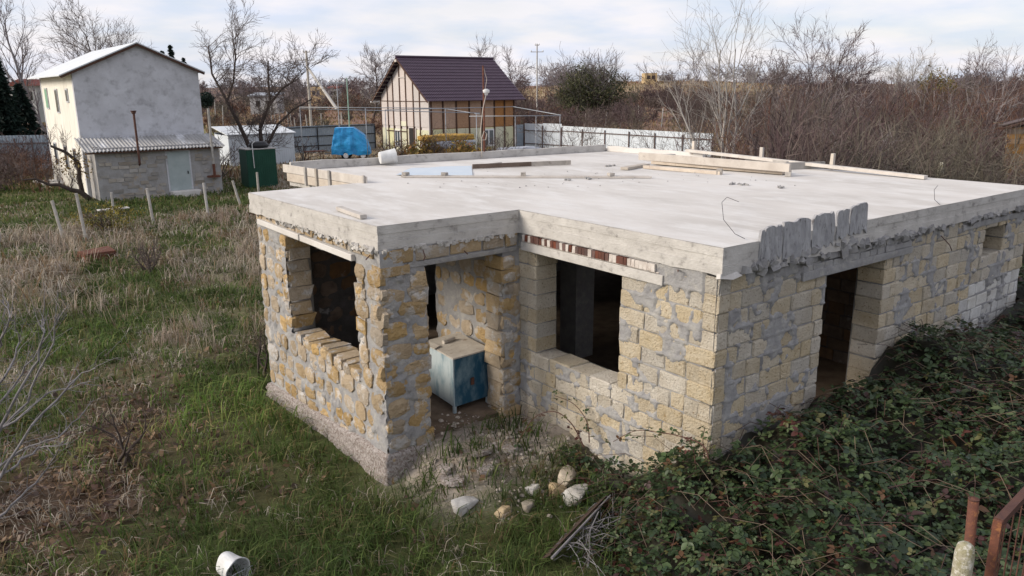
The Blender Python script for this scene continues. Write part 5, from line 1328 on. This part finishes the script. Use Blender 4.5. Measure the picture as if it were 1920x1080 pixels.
# middle background
bare('bare_tree', 'spreading bare tree left of the purple roof', 690, 105, 86, 6, m_bark, m_twigfar, lev=4, kids=(12, 10, 9), spread=.6, first=.3, r=.12)
bare('bare_tree', 'thin bare tree top showing above the purple roof', 905, 85, 62, 7, m_bark, m_twigfar, lev=4, kids=(11, 8, 7), spread=.5, r=.08)
bare('bare_tree', 'bare grey tree just right of the purple roof', 950, 100, 108, 8, m_bark, m_twigpurple, lev=4, kids=(12, 10, 9), spread=.7, r=.1)
bare('bare_tree', 'rust-tinged bare shrub tree behind the power line pole', 990, 95, 128, 9, m_bark, m_twigpurple, stems=5, lev=3, kids=(10, 7), spread=.6, r=.06)
# willow-like green bush
b, H = px_base(1112, 105, 98)
wl = thing('green_willow', 'large olive-green bushy willow beyond the white fence', 'tree', b)
sg = grow(77, H*.98, .12, stems=11, lev=3, kids=(12, 6), spread=.6, rmin=.02, stemang=.55, up=.4)
V, F = tubes(sg[0], 5); mesh_np('trunk', V, F, m_bark, wl); V, F = tubes(sg[1]+sg[2], 3); mesh_np('crown', V, F, m_twigfar, wl)
leaves(wl, 'foliage', (0, 0, H*.40), (5.4, 4.8, H*.42), 21000, .14, [(.085,.098,.046), (.115,.12,.062), (.060,.070,.038), (.13,.12,.065)], m_foliage, 6, clump=110)
# pale trees right behind the roof
bare('pale_tree', 'tall pale many-stemmed bare tree behind the far roof edge', 1368, 27, 12, 12, m_barkpale, m_barkpale, stems=5, lev=4, kids=(7, 4, 4), spread=.32, first=.4, stemang=.17, up=.35, r=.072, rmin=.0042, hs=.86, wig=.09)
bare('dark_tree', 'dark bare tree leaning right of the pale tree', 1462, 30, 118, 13, m_bark, m_twig, stems=3, lev=4, kids=(8, 7, 7), spread=.5, stemang=.35, r=.045, rmin=.006)
bare('dark_tree', 'wide dark bare tree on the skyline right of the pale tree', 1545, 58, 68, 14, m_bark, m_twigpurple, stems=6, lev=4, kids=(9, 8, 8), spread=.5, stemang=.42, r=.05, hs=.92)
bare('bare_sapling', 'slender bare sapling before the white fence', 1105, 40, 205, 15, m_barkpale, m_twig, stems=4, lev=3, kids=(8, 5), spread=.5, stemang=.5, r=.05)
bare('bare_sapling', 'grey bare sapling at the right end of the white fence', 1286, 30, 150, 16, m_barkpale, m_twig, stems=6, lev=4, kids=(7, 4, 3), spread=.5, stemang=.5, r=.035, rmin=.005)
bare('bare_sapling', 'dark twiggy sapling between white fence end and pale tree', 1240, 28, 215, 17, m_bark, m_twig, stems=6, lev=3, kids=(7, 4), spread=.5, stemang=.6, r=.03, rmin=.005)
bare('bare_sapling', 'dark bare sapling standing before the white fence by the braced post', 1065, 38, 196, 18, m_bark, m_twig, stems=5, lev=4, kids=(7, 4, 3), spread=.6, stemang=.5, r=.04, rmin=.006)
bare('dark_tree', 'dark bare tree on the near side of the open field', 1318, 52, 110, 19, m_bark, m_twigpurple, stems=4, lev=4, kids=(9, 8, 8), spread=.5, stemang=.3, r=.05)
for k, (u, D, v, lb, mt) in enumerate(((1690, 60, 88, 'pale thin bare tree on the right skyline', m_barkpale), (1730, 62, 96, 'second pale thin bare tree on the right skyline', m_barkpale), (1830, 62, 88, 'bushy bare tree before the right skyline', m_twigfar), (1900, 58, 92, 'bare tree at the right frame edge on the skyline', m_twigpurple), (1600, 70, 112, 'bare tree low on the skyline left of the pale pair', m_twigpurple))):
    bare('skyline_tree', lb, u, D, v, 80+k, mt, mt, stems=4 if k > 1 else 2, lev=4, kids=(8, 8, 7), spread=.5, stemang=.4, r=.05)
b, H = px_base(1762, 48, 125); yb_ = thing('yellow_shrub', 'yellowish-green leafy shrub in the thicket on the right', 'shrub', b)
sg = grow(91, H*.8, .06, stems=7, lev=3, kids=(8, 4), rmin=.01, stemang=.5); V, F = tubes([s_ for l in sg for s_ in l], 3); mesh_np('stems', V, F, m_bark, yb_)
leaves(yb_, 'foliage', (0, 0, H*.62), (1.5, 1.5, H*.34), 2600, .085, [(.19,.16,.045), (.14,.125,.04), (.10,.09,.035), (.22,.14,.05)], m_foliage, 8, clump=26)
# yellow-leaved shrubs before the straw stack
for k, (u, v, n_, lb) in enumerate(((800, 286, 1500, 'shrub with yellow leaves before the left half of the straw stack'), (870, 284, 1500, 'shrub with yellow-brown leaves before the right half of the straw stack'), (740, 288, 160, 'thin grey twiggy shrub below the gable window'), (925, 280, 180, 'rust-brown twiggy shrub right of the straw stack'))):
    b, H = px_base(u, 46, 240 if k < 2 else 248); s_o = thing('garden_shrub', lb, 'shrub', b)
    sg = grow(120+k, H*.9, .03, stems=10, lev=3, kids=(8, 5), rmin=.0085, stemang=.65, wig=.25); V, F = tubes([s_ for l in sg for s_ in l], 3); mesh_np('stems', V, F, m_twig, s_o)
    leaves(s_o, 'foliage', (0, 0, H*.42), (1.7, 1.1, H*.40), n_, .10, [(.36,.24,.05), (.26,.17,.05), (.13,.13,.04), (.30,.15,.06)], m_foliage, 20+k, clump=20)

# dense bare thicket behind the roof on the right: one mass
def proto(seed, stems, kids):
    L_ = grow(seed, 1.0, .013, stems=stems, lev=3, kids=kids, spread=.7, rmin=.0018, stemang=.62, wig=.24, up=.12)
    return np.concatenate([collapse(L_[0], 7, 4), collapse(L_[1], 5, 2)]), collapse(L_[2], 4, 1)
protos = {'thick': [proto(200+i, 11, (10, 7)) for i in range(8)], 'thin': [proto(220+i, 7, (8, 5)) for i in range(6)]}
def mass(name, label, spots, mats, kind='stuff', seed=1, pk='thin', wk=.00020):
    g = np.random.default_rng(seed); SQ = []; ST = []; mq = []; mt = []
    for (x, y, z, H, w_, m_) in spots:
        Q, T_ = protos[pk][g.integers(0, len(protos[pk]))]; a = g.random()*6.283; c, s_ = math.cos(a), math.sin(a); D = math.hypot(x-CAM[0], y-CAM[1])
        for src, dst, mm in ((Q, SQ, mq), (T_, ST, mt)):
            S = src.copy()
            for o in (0, 3):
                X = S[:, o]*c-S[:, o+1]*s_; Y = S[:, o]*s_+S[:, o+1]*c; S[:, o] = X*w_+x; S[:, o+1] = Y*w_+y; S[:, o+2] = S[:, o+2]*H+z
            S[:, 6:8] = np.maximum(S[:, 6:8]*H*.8, D*wk); dst.append(S); mm.append(np.full(len(S), m_))
    ST_ = np.concatenate(ST); ST_[:, 6] *= 1.5
    V1, F1 = ribbons(np.concatenate(SQ), g, False); V2, F2 = ribbons(ST_, g)
    o = mesh_np(name, np.concatenate([V1, V2]), [F1, F2+len(V1)], mats, midx=np.concatenate(mq+mt)); return tag(o, label, 'thicket', kind=kind)
m_rusttwig = mk('rust_brown_twigs', (.135,.066,.042), (.10,.056,.040), .6, .95, 0)
m_paletwig = mk('pale_grey_twigs', (.22,.195,.19), (.16,.14,.14), .6, .95, 0)
m_olivetwig = mk('olive_grey_twigs', (.105,.092,.070), (.14,.122,.098), .6, .95, 0)
sp = []
g = np.random.default_rng(3)
for k in range(400):
    u = g.uniform(1395, 2010); D = 17+g.random()**1.15*62; p = at(u, 300, D); x, y = p[0], p[1]
    if (u < 1480 and D < 45 and g.random() < .85) or (u < 1440 and D < 75 and g.random() < .7): continue
    n_ = fbm(x*.13, y*.13, 31); H = (1.9+2.2*n_+.018*D)*g.uniform(.75, 1.25)
    if u > 1850 and D < 27: H *= .55
    zz = fbm(x*.16, y*.16, 37)+g.normal(0, .05); mm = 2 if zz < .40 else 0 if zz < .54 else 4 if zz < .545 else 1 if zz < .63 else 3
    if g.random() < .03: mm = 4; H *= 1.15
    if u > 1845 and D < 31: H = min(H, 1.5)
    sp.append((x, y, float(gz(x, y))-.1, H, H*g.uniform(.6, .95), mm))
mass('bare_thicket', 'dense brown and purplish bare scrub beyond the far roof edge', sp, [m_twigpurple, m_twig, m_rusttwig, m_olivetwig, m_paletwig], seed=5, pk='thick', wk=.00017)
# scrub behind the fences and down the slope
sp = []
for k in range(210):
    u = g.uniform(930, 1420); D = g.uniform(72, 150); p = at(u, 220, D)
    if 1190 < u < 1420 and D < 120 and g.random() < .82: continue
    x, y = p[0], p[1]; H = g.uniform(1.6, 3.6); sp.append((x, y, float(gz(x, y))-.1, H, H*g.uniform(.7, 1.1), int(g.integers(0, 4))))
for k in range(150):
    u = g.uniform(-80, 720); D = g.uniform(75, 170); p = at(u, 220, D); x, y = p[0], p[1]
    H = g.uniform(.8, 2.2) if D < 120 else g.uniform(2, 4.5); sp.append((x, y, float(gz(x, y))-.1, H, H*g.uniform(.7, 1.2), int(g.choice([0, 1, 2, 3, 3]))))
for k in range(34):
    u = g.uniform(-70, 92); D = g.uniform(38, 52); p = at(u, 300, D); x, y = p[0], p[1]
    if x > -.6: continue
    H = g.uniform(1.2, 2.6); sp.append((x, y, float(gz(x, y))-.1, H, H*g.uniform(.7, 1.1), int(g.choice([0, 1, 2, 2]))))
mass('field_scrub', 'low brown scrub and dead weeds in the fields behind the fences', sp, [m_twigpurple, m_twig, m_rusttwig, m_olivetwig], seed=6)
# far treeline
sp = []
for k in range(330):
    u = g.uniform(-150, 2080); D = g.uniform(190, 420); p = at(u, 160, D); x, y = p[0], p[1]
    H = g.uniform(4, 8.5)*(1 if fbm(u*.012, 3.3, 2) > .46 else .55); sp.append((x, y, float(gz(x, y))-.3, H, H*g.uniform(.9, 1.5), int(g.choice([0, 1, 2, 2]))))
mass('distant_wood', 'hazy strip of distant bare woodland along the horizon', sp, [m_twigpurple, m_twigfar, m_twigfar], seed=7)
# silver-barked branches reaching in from the left
b = on(-120, 905); segs_s = []
tr = thing('silver_shrub', 'silvery bare branches reaching in from the left foreground edge', 'shrub', (b[0], b[1], -.05))
gg_ = random.Random(8)
def pxy(u, v, D): return Vector(at(u, v, D))-Vector((b[0], b[1], -.05))
D1_ = 7.6
ends = [((-30,940),(60,800),(150,700),(180,690)), ((-40,850),(50,755),(100,640),(110,590)), ((-40,800),(20,730),(60,670),(130,570)), ((-30,900),(40,842),(110,822),(160,770)), ((-50,760),(10,705),(35,640),(30,585)), ((-40,870),(60,690),(85,625),(75,600)), ((-30,990),(40,930),(90,880),(115,830)), ((-40,830),(30,790),(95,735),(170,715)), ((-50,910),(20,880),(70,840),(130,830)), ((-60,690),(0,650),(20,600),(5,560))]
S0 = []; Sx = []
for k, e in enumerate(ends):
    pts = []; dd_ = D1_+gg_.uniform(-.4, .5)
    ctrl = [pxy(u, v, dd_+.15*i*gg_.uniform(-1, 1)) for i, (u, v) in enumerate(e)]
    for i in range(len(ctrl)-1):
        for j in range(4): pts.append(ctrl[i].lerp(ctrl[i+1], j/4)+Vector((gg_.gauss(0,.01), gg_.gauss(0,.01), gg_.gauss(0,.01))))
    pts.append(ctrl[-1]); pts.insert(0, Vector((gg_.uniform(-.1,.1), gg_.uniform(-.1,.1), .05)))
    for i in range(len(pts)-1): S0.append((*pts[i], *pts[i+1], .013*(1-i/len(pts))+.003, .013*(1-(i+1)/len(pts))+.003))
    for i in range(2, len(pts)-1):
        for j in range(1):
            dr_ = (pts[i+1]-pts[i]).normalized()
            for l in grow(900+k*31+i*3+j, gg_.uniform(.15, .45), .005, lev=2, kids=(2,), rmin=.0022, up=.5, wig=.12):
                q = (dr_+Vector((gg_.gauss(0,.35), gg_.gauss(0,.35), gg_.gauss(.25,.35)))).normalized().to_track_quat('Z', 'Y').to_matrix()
                for s_ in l: Sx.append((*(q @ Vector(s_[:3])+pts[i]), *(q @ Vector(s_[3:6])+pts[i]), s_[6], s_[7]))
V, F = tubes(S0, 6); mesh_np('branch', V, F, m_barkwhite, tr, smooth_=True); V, F = tubes(Sx, 3); mesh_np('twigs', V, F, m_barkwhite, tr)
bush('small dark leafless shrub in the leaf litter lower left', 235, 878, .95, 4, 41, m_bark, name='dead_shrub', kids=(4, 3), stemang=.35)
bush('thin dark dead weed beside the left porch corner', 488, 705, 1.0, 3, 42, m_bark, name='dead_weed', kids=(5, 3), stemang=.2)
bush('dry brown weed clump in the straw, middle left', 285, 512, 1.0, 10, 43, m_twig, name='dead_weed', stemang=.5)
# yellow bush by the near posts
p = G(200, 435); yb_ = thing('yellow_bush', 'low bush with yellow-green leaves beside the near fence posts', 'bush', tuple(p))
sg = grow(95, .9, .02, stems=9, lev=3, kids=(6, 4), rmin=.006, stemang=.7); V, F = tubes([s_ for l in sg for s_ in l], 3); mesh_np('stems', V, F, m_bark, yb_)
leaves(yb_, 'foliage', (0, 0, .55), (1.25, 1.0, .5), 900, .05, [(.28,.22,.045), (.20,.17,.04), (.14,.13,.04)], m_foliage, 12, clump=22)

# ================================================================== GRASS, LITTER, BRAMBLES
FOOT = [off(SLAB, .12), [(-.2,34.2),(5.9,34.2),(5.9,47.2),(-.2,47.2)], [(7.2,35.2),(9.0,35.2),(9.0,36.7),(7.2,36.7)], [(10.2,47.3),(15.2,47.3),(15.2,50.8),(10.2,50.8)], [(25,46.5),(33.3,46.5),(33.3,54.4),(25,54.4)]]
def sample(n, r0, r1, p, seed, fov=43):
    g = np.random.default_rng(seed); a = YAW+np.radians(g.uniform(-fov, fov, n)); t = g.random(n)
    q = 2-p; r_ = (r0**q+(r1**q-r0**q)*t)**(1/q)                # density per area ~ r^-p
    x = CAM[0]+np.cos(a)*r_; y = CAM[1]+np.sin(a)*r_; ok = np.ones(n, bool)
    for f_ in FOOT: ok &= ~inside(f_, x, y)
    return x[ok], y[ok], r_[ok], g
def blades(x, y, z, h, w, lean, colr, g):
    """tapered bent blades, 5 vertices and 3 triangles each"""
    n = len(x); a = g.random(n)*6.283; ld = np.stack([np.cos(a), np.sin(a), np.zeros(n)], 1); sd = np.stack([-np.sin(a+g.normal(0, .8, n)), np.cos(a), np.zeros(n)], 1)
    B = np.stack([x, y, z], 1); up_ = np.array([0, 0, 1.])
    m_ = B+up_*(h*.55)[:, None]+ld*(h*lean*.25)[:, None]; t = B+up_*(h*(1-.45*lean))[:, None]+ld*(h*lean*.85)[:, None]; W = sd*w[:, None]
    V = np.stack([B-W, B+W, m_-W*.75, m_+W*.75, t], 1).reshape(-1, 3); b = (np.arange(n)*5)[:, None]
    F = np.concatenate([b+np.array([[0, 1, 3]]), b+np.array([[0, 3, 2]]), b+np.array([[2, 3, 4]])])
    C_ = np.repeat(colr, 5, 0).reshape(n, 5, 3); C_[:, 0:2] *= .8; return V, F, C_.reshape(-1, 3)
def tufts(x, y, r_, g, nb, rad, h, w0, lean, pal, hvar=.45):
    n = len(x); X = np.repeat(x, nb)+g.normal(0, 1, n*nb)*np.repeat(rad, nb); Y = np.repeat(y, nb)+g.normal(0, 1, n*nb)*np.repeat(rad, nb)
    ok = np.ones(len(X), bool)
    for f_ in FOOT[:1]: ok &= ~inside(f_, X, Y)
    hh = np.repeat(h, nb)*(1-hvar+2*hvar*g.random(n*nb)); ww = np.repeat(w0, nb)*(.6+.8*g.random(n*nb)); ll = np.clip(g.normal(lean, .25, n*nb), .05, 1.2)
    C_ = np.repeat(pal, nb, 0)*(.80+.80*g.random((n*nb, 1)))
    return blades(X[ok], Y[ok], gz(X[ok], Y[ok])-.01, hh[ok], ww[ok], ll[ok], C_[ok], g)
GRN = np.array([(.055,.088,.020), (.080,.115,.028), (.042,.070,.018), (.11,.13,.042), (.13,.12,.052), (.16,.12,.065)])
DRY = np.array([(.35,.305,.24), (.29,.25,.195), (.43,.385,.32), (.27,.23,.185), (.34,.285,.245), (.25,.19,.13)])
BRN = np.array([(.20,.12,.06), (.15,.095,.05), (.24,.165,.09)])
# green grass
x, y, r_, g = sample(34000, 5.2, 62, 1.15, 51); gr_, st_, li_ = zones(x, y); bh = bramble_h(x, y)
dirt = smooth(1.6, 2.5, y)*(1-smooth(3.5, 3.8, y))*smooth(-2.2, -1.7, x)*(1-smooth(.2, .5, x))
keep = (g.random(len(x)) < np.clip(gr_*1.25+.12, 0, 1)*(1-.9*li_)*(1-.5*dirt)) & (bh < .18)
x, y, r_, gr_ = x[keep], y[keep], r_[keep], gr_[keep]
lush = ell(x, y, ZG, 1.3, 1.7)+.45*ell(x, y, ZG3, 1.6)+.35*smooth(.55, .7, fbm(x*.7, y*.7, 83)); pal = GRN[g.choice(6, len(x), p=[.26,.24,.22,.14,.08,.06])]*(1+.9*lush[:, None]*np.array([1.0,1.1,.8]))
hh = (.10+.10*g.random(len(x))+.10*lush+.04*gr_)*(1-.35*smooth(28, 40, y))*(.6+.9*fbm(x*1.3, y*1.3, 44))
V, F, C_ = tufts(x, y, r_, g, 9, .035+.006*r_, hh*1.3, .0023+.00044*r_, .90, pal)
tag(mesh_np('green_grass', V, F, m_blade, colr=C_), 'green autumn grass over the yard', 'grass', kind='stuff')
# straw-coloured dry grass, short thatch and taller weeds
x, y, r_, g = sample(30000, 5.2, 75, 1.05, 52); gr_, st_, li_ = zones(x, y); bh = bramble_h(x, y)
dirt = smooth(1.6, 2.5, y)*(1-smooth(3.5, 3.8, y))*smooth(-2.2, -1.7, x)*(1-smooth(.2, .5, x))
keep = (g.random(len(x)) < np.clip(st_*1.1+.16, 0, 1)*(1-.35*dirt)) & (bh < .25) & ~((y > 27) & (y < 46) & (x < 8) & (g.random(len(x)) < .55))
x, y, r_, st_ = x[keep], y[keep], r_[keep], st_[keep]
pal = DRY[g.integers(0, 6, len(x))]; bsel = g.random(len(x)) < .08+.2*smooth(.5, .62, fbm(x*.9, y*.9, 61)); pal[bsel] = BRN[g.integers(0, 3, bsel.sum())]
hh = (.10+.12*g.random(len(x))+.26*st_*smooth(11, 17, y)*(1-smooth(26, 29, y))*fbm(x*.8, y*.8, 47)**1.2*2)*(.7+.6*g.random(len(x)))
V, F, C_ = tufts(x, y, r_, g, 8, .05+.007*r_, hh*1.25, .0020+.00038*r_, 1.05, pal)
tag(mesh_np('dry_grass', V, F, m_blade, colr=C_), 'dry straw-coloured grass and weeds', 'dry grass', kind='stuff')
# tall bleached weed stalks in clumps
x, y, r_, g = sample(5200, 7, 34, .9, 53); gr_, st_, li_ = zones(x, y)
keep = (g.random(len(x)) < st_*smooth(.50, .62, fbm(x*.55, y*.55, 71))*1.3) & (y > 5) & (y < 27) & (x < 3.5)
x, y, r_ = x[keep], y[keep], r_[keep]
V, F, C_ = tufts(x, y, r_, g, 12, .10+.0*r_, .45+.35*g.random(len(x)), .0020+.00022*r_, .6, DRY[g.integers(0, 6, len(x))]*np.array([1.05,.98,.95]))
tag(mesh_np('weed_stalks', V, F, m_blade, colr=C_), 'tall bleached weed stalks standing in clumps', 'weeds', kind='stuff')
# fallen leaves
x, y, r_, g = sample(26000, 5.2, 16, .6, 54); gr_, st_, li_ = zones(x, y); keep = (g.random(len(x)) < li_*.9+.012) & (bramble_h(x, y) < .05); x, y = x[keep], y[keep]; n = len(x)
a = g.random(n)*6.283; tl = g.normal(0, .45, (n, 2)); s_ = .026+.042*g.random(n)
e1 = np.stack([np.cos(a), np.sin(a), tl[:, 0]], 1)*s_[:, None]; e2 = np.stack([-np.sin(a), np.cos(a), tl[:, 1]], 1)*s_[:, None]*.62; P = np.stack([x, y, gz(x, y)+.02+.05*g.random(n)], 1)
V = np.stack([P-e1, P-e1*.2+e2, P+e1, P-e1*.2-e2], 1).reshape(-1, 3); F = np.arange(n*4).reshape(n, 4)
cl_ = np.array([(.13,.072,.038), (.18,.105,.055), (.085,.050,.032), (.24,.15,.085), (.10,.052,.034)])[g.integers(0, 5, n)]*(.6+.7*g.random((n, 1)))
tag(mesh_np('fallen_leaves', V, F, m_leaf, colr=np.repeat(cl_, 4, 0)), 'brown fallen leaves on the ground lower left', 'leaf litter', kind='stuff')
# far field grass
x, y, r_, g = sample(10000, 45, 210, 1.2, 55, 40); keep = ~((x > 15) & (x < 34) & (y > 44) & (y < 56)); x, y, r_ = x[keep], y[keep], r_[keep]
V, F, C_ = tufts(x, y, r_, g, 5, .2+.006*r_, .25+.35*g.random(len(x)), .0007*r_, .5, np.array([(.33,.25,.15), (.27,.19,.11), (.20,.12,.075), (.17,.15,.06), (.22,.12,.08)])[g.choice(5, len(x), p=[.32,.25,.18,.12,.13])])
tag(mesh_np('field_grass', V, F, m_blade, colr=C_), 'dry grass of the distant fields', 'dry grass', kind='stuff')

# brambles: stems and three-leaflet leaves over the whole mound
def bramble_leaves(px, py, pz, g, size, cols):
    n = len(px); a = g.random(n)*6.283; tx = g.normal(0, .38, n); ty = g.normal(0, .38, n)
    N_ = np.stack([tx, ty, np.ones(n)], 1); N_ /= np.linalg.norm(N_, axis=1, keepdims=True)
    A = np.stack([np.cos(a), np.sin(a), np.zeros(n)], 1); A -= N_*(A*N_).sum(1, keepdims=True); A /= np.linalg.norm(A, axis=1, keepdims=True); Bx = np.cross(N_, A)
    Vs = []; Cs = []
    P = np.stack([px, py, pz], 1)
    for ang, sc in ((0, 1.15), (1.25, .9), (-1.25, .9)):
        d = A*math.cos(ang)+Bx*math.sin(ang); e = -A*math.sin(ang)+Bx*math.cos(ang); s_ = (size*sc*(.75+.5*g.random(n)))[:, None]
        dr = N_*s_*(g.normal(-.12, .12, n))[:, None]
        o = P+d*s_*.12
        vs = [o, o+d*s_*.38+e*s_*.33+N_*s_*.08, o+d*s_*.75+e*s_*.26+N_*s_*.05+dr*.5, o+d*s_*1.05+dr, o+d*s_*.75-e*s_*.26+N_*s_*.05+dr*.5, o+d*s_*.38-e*s_*.33+N_*s_*.08, o+d*s_*.5+dr*.2]
        Vs.append(np.stack(vs, 1)); Cs.append(cols*(.8+.4*g.random((n, 1))))
    V = np.concatenate(Vs).reshape(-1, 3); C_ = np.repeat(np.concatenate(Cs), 7, 0); b = (np.arange(3*n)*7)[:, None]
    F = np.concatenate([b+np.array([[0, 6, 2, 1]]), b+np.array([[6, 3, 2, 2]])[:, :3].repeat(1, 0)[:, [0, 1, 2, 2]]]) if False else None
    F4 = np.concatenate([b+np.array([[0, 6, 2, 1]]), b+np.array([[0, 5, 4, 6]])]); F3 = np.concatenate([b+np.array([[6, 3, 2]]), b+np.array([[6, 4, 3]])])
    return V, [F4, F3], C_
x, y, r_, g = sample(190000, 3.0, 26, .75, 61, 48); bh = bramble_h(x, y); keep = bh > .06; x, y, r_, bh = x[keep][:62000], y[keep][:62000], r_[keep][:62000], bh[keep][:62000]
dep = np.abs(g.normal(0, .12, len(x))); z = gz(x, y)+np.maximum(bh-dep+.03*g.random(len(x)), .02)
BC = np.array([(.044,.074,.027), (.058,.094,.034), (.031,.054,.021), (.088,.12,.05), (.10,.10,.035), (.085,.030,.024), (.13,.065,.03), (.055,.028,.026), (.030,.055,.028)])
pc = np.array([.24,.20,.20,.12,.05,.035,.025,.03,.10]); pc /= pc.sum(); ci = g.choice(9, len(x), p=pc)
redz = smooth(.60, .70, fbm(x*.9, y*.9, 91)); sw = g.random(len(x)) < redz*.45; ci[sw] = g.choice([5, 6, 7], sw.sum())
V, F, C_ = bramble_leaves(x, y, z, g, .034+.050*g.random(len(x))**1.6, BC[ci])
SB = []
for k in range(3200):
    i = rnd.randrange(len(x)); p = Vector((x[i], y[i], z[i]-.03)); a = rnd.random()*6.3; L_ = rnd.uniform(.25, .8); d_ = Vector((math.cos(a), math.sin(a), rnd.uniform(-.1, .35))); p2 = p+d_*L_*.5+Vector((0,0,.06)); p3 = p+d_*L_+Vector((0,0,-.10))
    SB += [(*p, *p2, .0045, .004), (*p2, *p3, .004, .003)]
Vt, Ft = tubes(SB, 3)
# dark under-storey so that the ground does not shine through
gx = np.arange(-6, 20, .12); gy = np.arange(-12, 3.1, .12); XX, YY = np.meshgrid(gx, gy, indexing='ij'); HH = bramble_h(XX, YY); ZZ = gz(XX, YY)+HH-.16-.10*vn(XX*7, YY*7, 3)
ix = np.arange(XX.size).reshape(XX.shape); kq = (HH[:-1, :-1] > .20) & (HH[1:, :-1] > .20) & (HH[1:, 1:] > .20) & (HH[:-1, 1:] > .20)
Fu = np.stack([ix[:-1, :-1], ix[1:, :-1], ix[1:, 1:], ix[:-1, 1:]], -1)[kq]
nv0 = len(V); nv1 = nv0+len(Vt)
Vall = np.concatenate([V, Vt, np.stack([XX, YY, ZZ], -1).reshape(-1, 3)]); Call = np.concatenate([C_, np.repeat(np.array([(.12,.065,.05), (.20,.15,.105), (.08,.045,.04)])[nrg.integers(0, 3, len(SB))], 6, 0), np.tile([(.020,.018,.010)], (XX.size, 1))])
F4 = np.concatenate([F[0], Ft+nv0, Fu+nv1])
tag(mesh_np('brambles', Vall, [F4, F[1]], m_leaf, colr=Call), 'dense dark green bramble thicket along the right wall and foreground', 'brambles', kind='stuff')
# single canes arching in front of the walls
def cane(label, pts, leafn, seed, red=.15, size=.05):
    g = np.random.default_rng(seed); p0 = Vector(pts[0]); t = thing('bramble_cane', label, 'bramble', tuple(p0), group='bramble canes before the front wall')
    P = [Vector(p)-p0 for p in pts]; fine = []
    for i in range(len(P)-1):
        a = P[max(i-1, 0)]; b = P[i]; c = P[i+1]; d = P[min(i+2, len(P)-1)]
        for j in range(5):
            s_ = j/5; fine.append(.5*((2*b)+(c-a)*s_+(2*a-5*b+4*c-d)*s_*s_+(3*b-a-3*c+d)*s_**3))
    fine.append(P[-1]); MB().tube(fine, [.008*(1-.6*i/len(fine)) for i in range(len(fine))], 5).build('cane', m_rustdark, t)
    ii = np.linspace(2, len(fine)-1, leafn).astype(int); q = np.array([fine[i] for i in ii])+g.normal(0, .035, (leafn, 3))
    cols = BC[np.where(g.random(leafn) < red, g.choice([5, 6], leafn), g.choice([0, 1, 3, 4], leafn))]
    V, F, C_ = bramble_leaves(q[:, 0], q[:, 1], q[:, 2], g, np.full(leafn, size), cols); mesh_np('leaf_sprays', V, F, m_leaf, t, colr=C_)
X_ = lambda u, v, xx: Vector(CAM+ray(u, v)*((xx-CAM[0])/ray(u, v)[0]))
cane('reddish cane arching over the rubble at the inner wall corner', [X_(1095,838,-.25), X_(1072,795,-.30), X_(1040,772,-.40), X_(1000,785,-.55), X_(965,840,-.70), X_(948,865,-.75)], 9, 1, .6)
cane('leafy bramble sprig hanging before the wall below the front window', [X_(1105,830,-.15), X_(1100,790,-.12), X_(1075,757,-.10), X_(1040,742,-.10)], 16, 2, .05)
cane('long low cane trailing sideways across the foot of the cream wall', [X_(1330,870,-.30), X_(1318,835,-.28), X_(1275,818,-.26), X_(1230,810,-.25), X_(1190,808,-.22), X_(1150,828,-.2)], 26, 3, .05)
cane('upright cane standing before the front corner of the house', [X_(1330,885,-.25), X_(1322,855,-.22), X_(1318,825,-.2), X_(1322,800,-.2)], 16, 4, .05, .055)
cane('slanting cane with few leaves left of the corner cane', [X_(1305,880,-.35), X_(1300,845,-.33), X_(1290,822,-.3)], 8, 5, .1)
Y_ = lambda u, v, yy: Vector(CAM+ray(u, v)*((yy-CAM[1])/ray(u, v)[1]))
cane('bramble sprays climbing the shaded wall right of the doorway', [Y_(1745,680,-.25), Y_(1750,640,-.2), Y_(1765,612,-.15), Y_(1790,605,-.12)], 22, 6, .1, .055)
cane('bramble sprays before the white blocks at the far wall end', [Y_(1855,660,-.25), Y_(1862,620,-.2), Y_(1880,595,-.15), Y_(1905,610,-.15)], 20, 7, .15, .055)
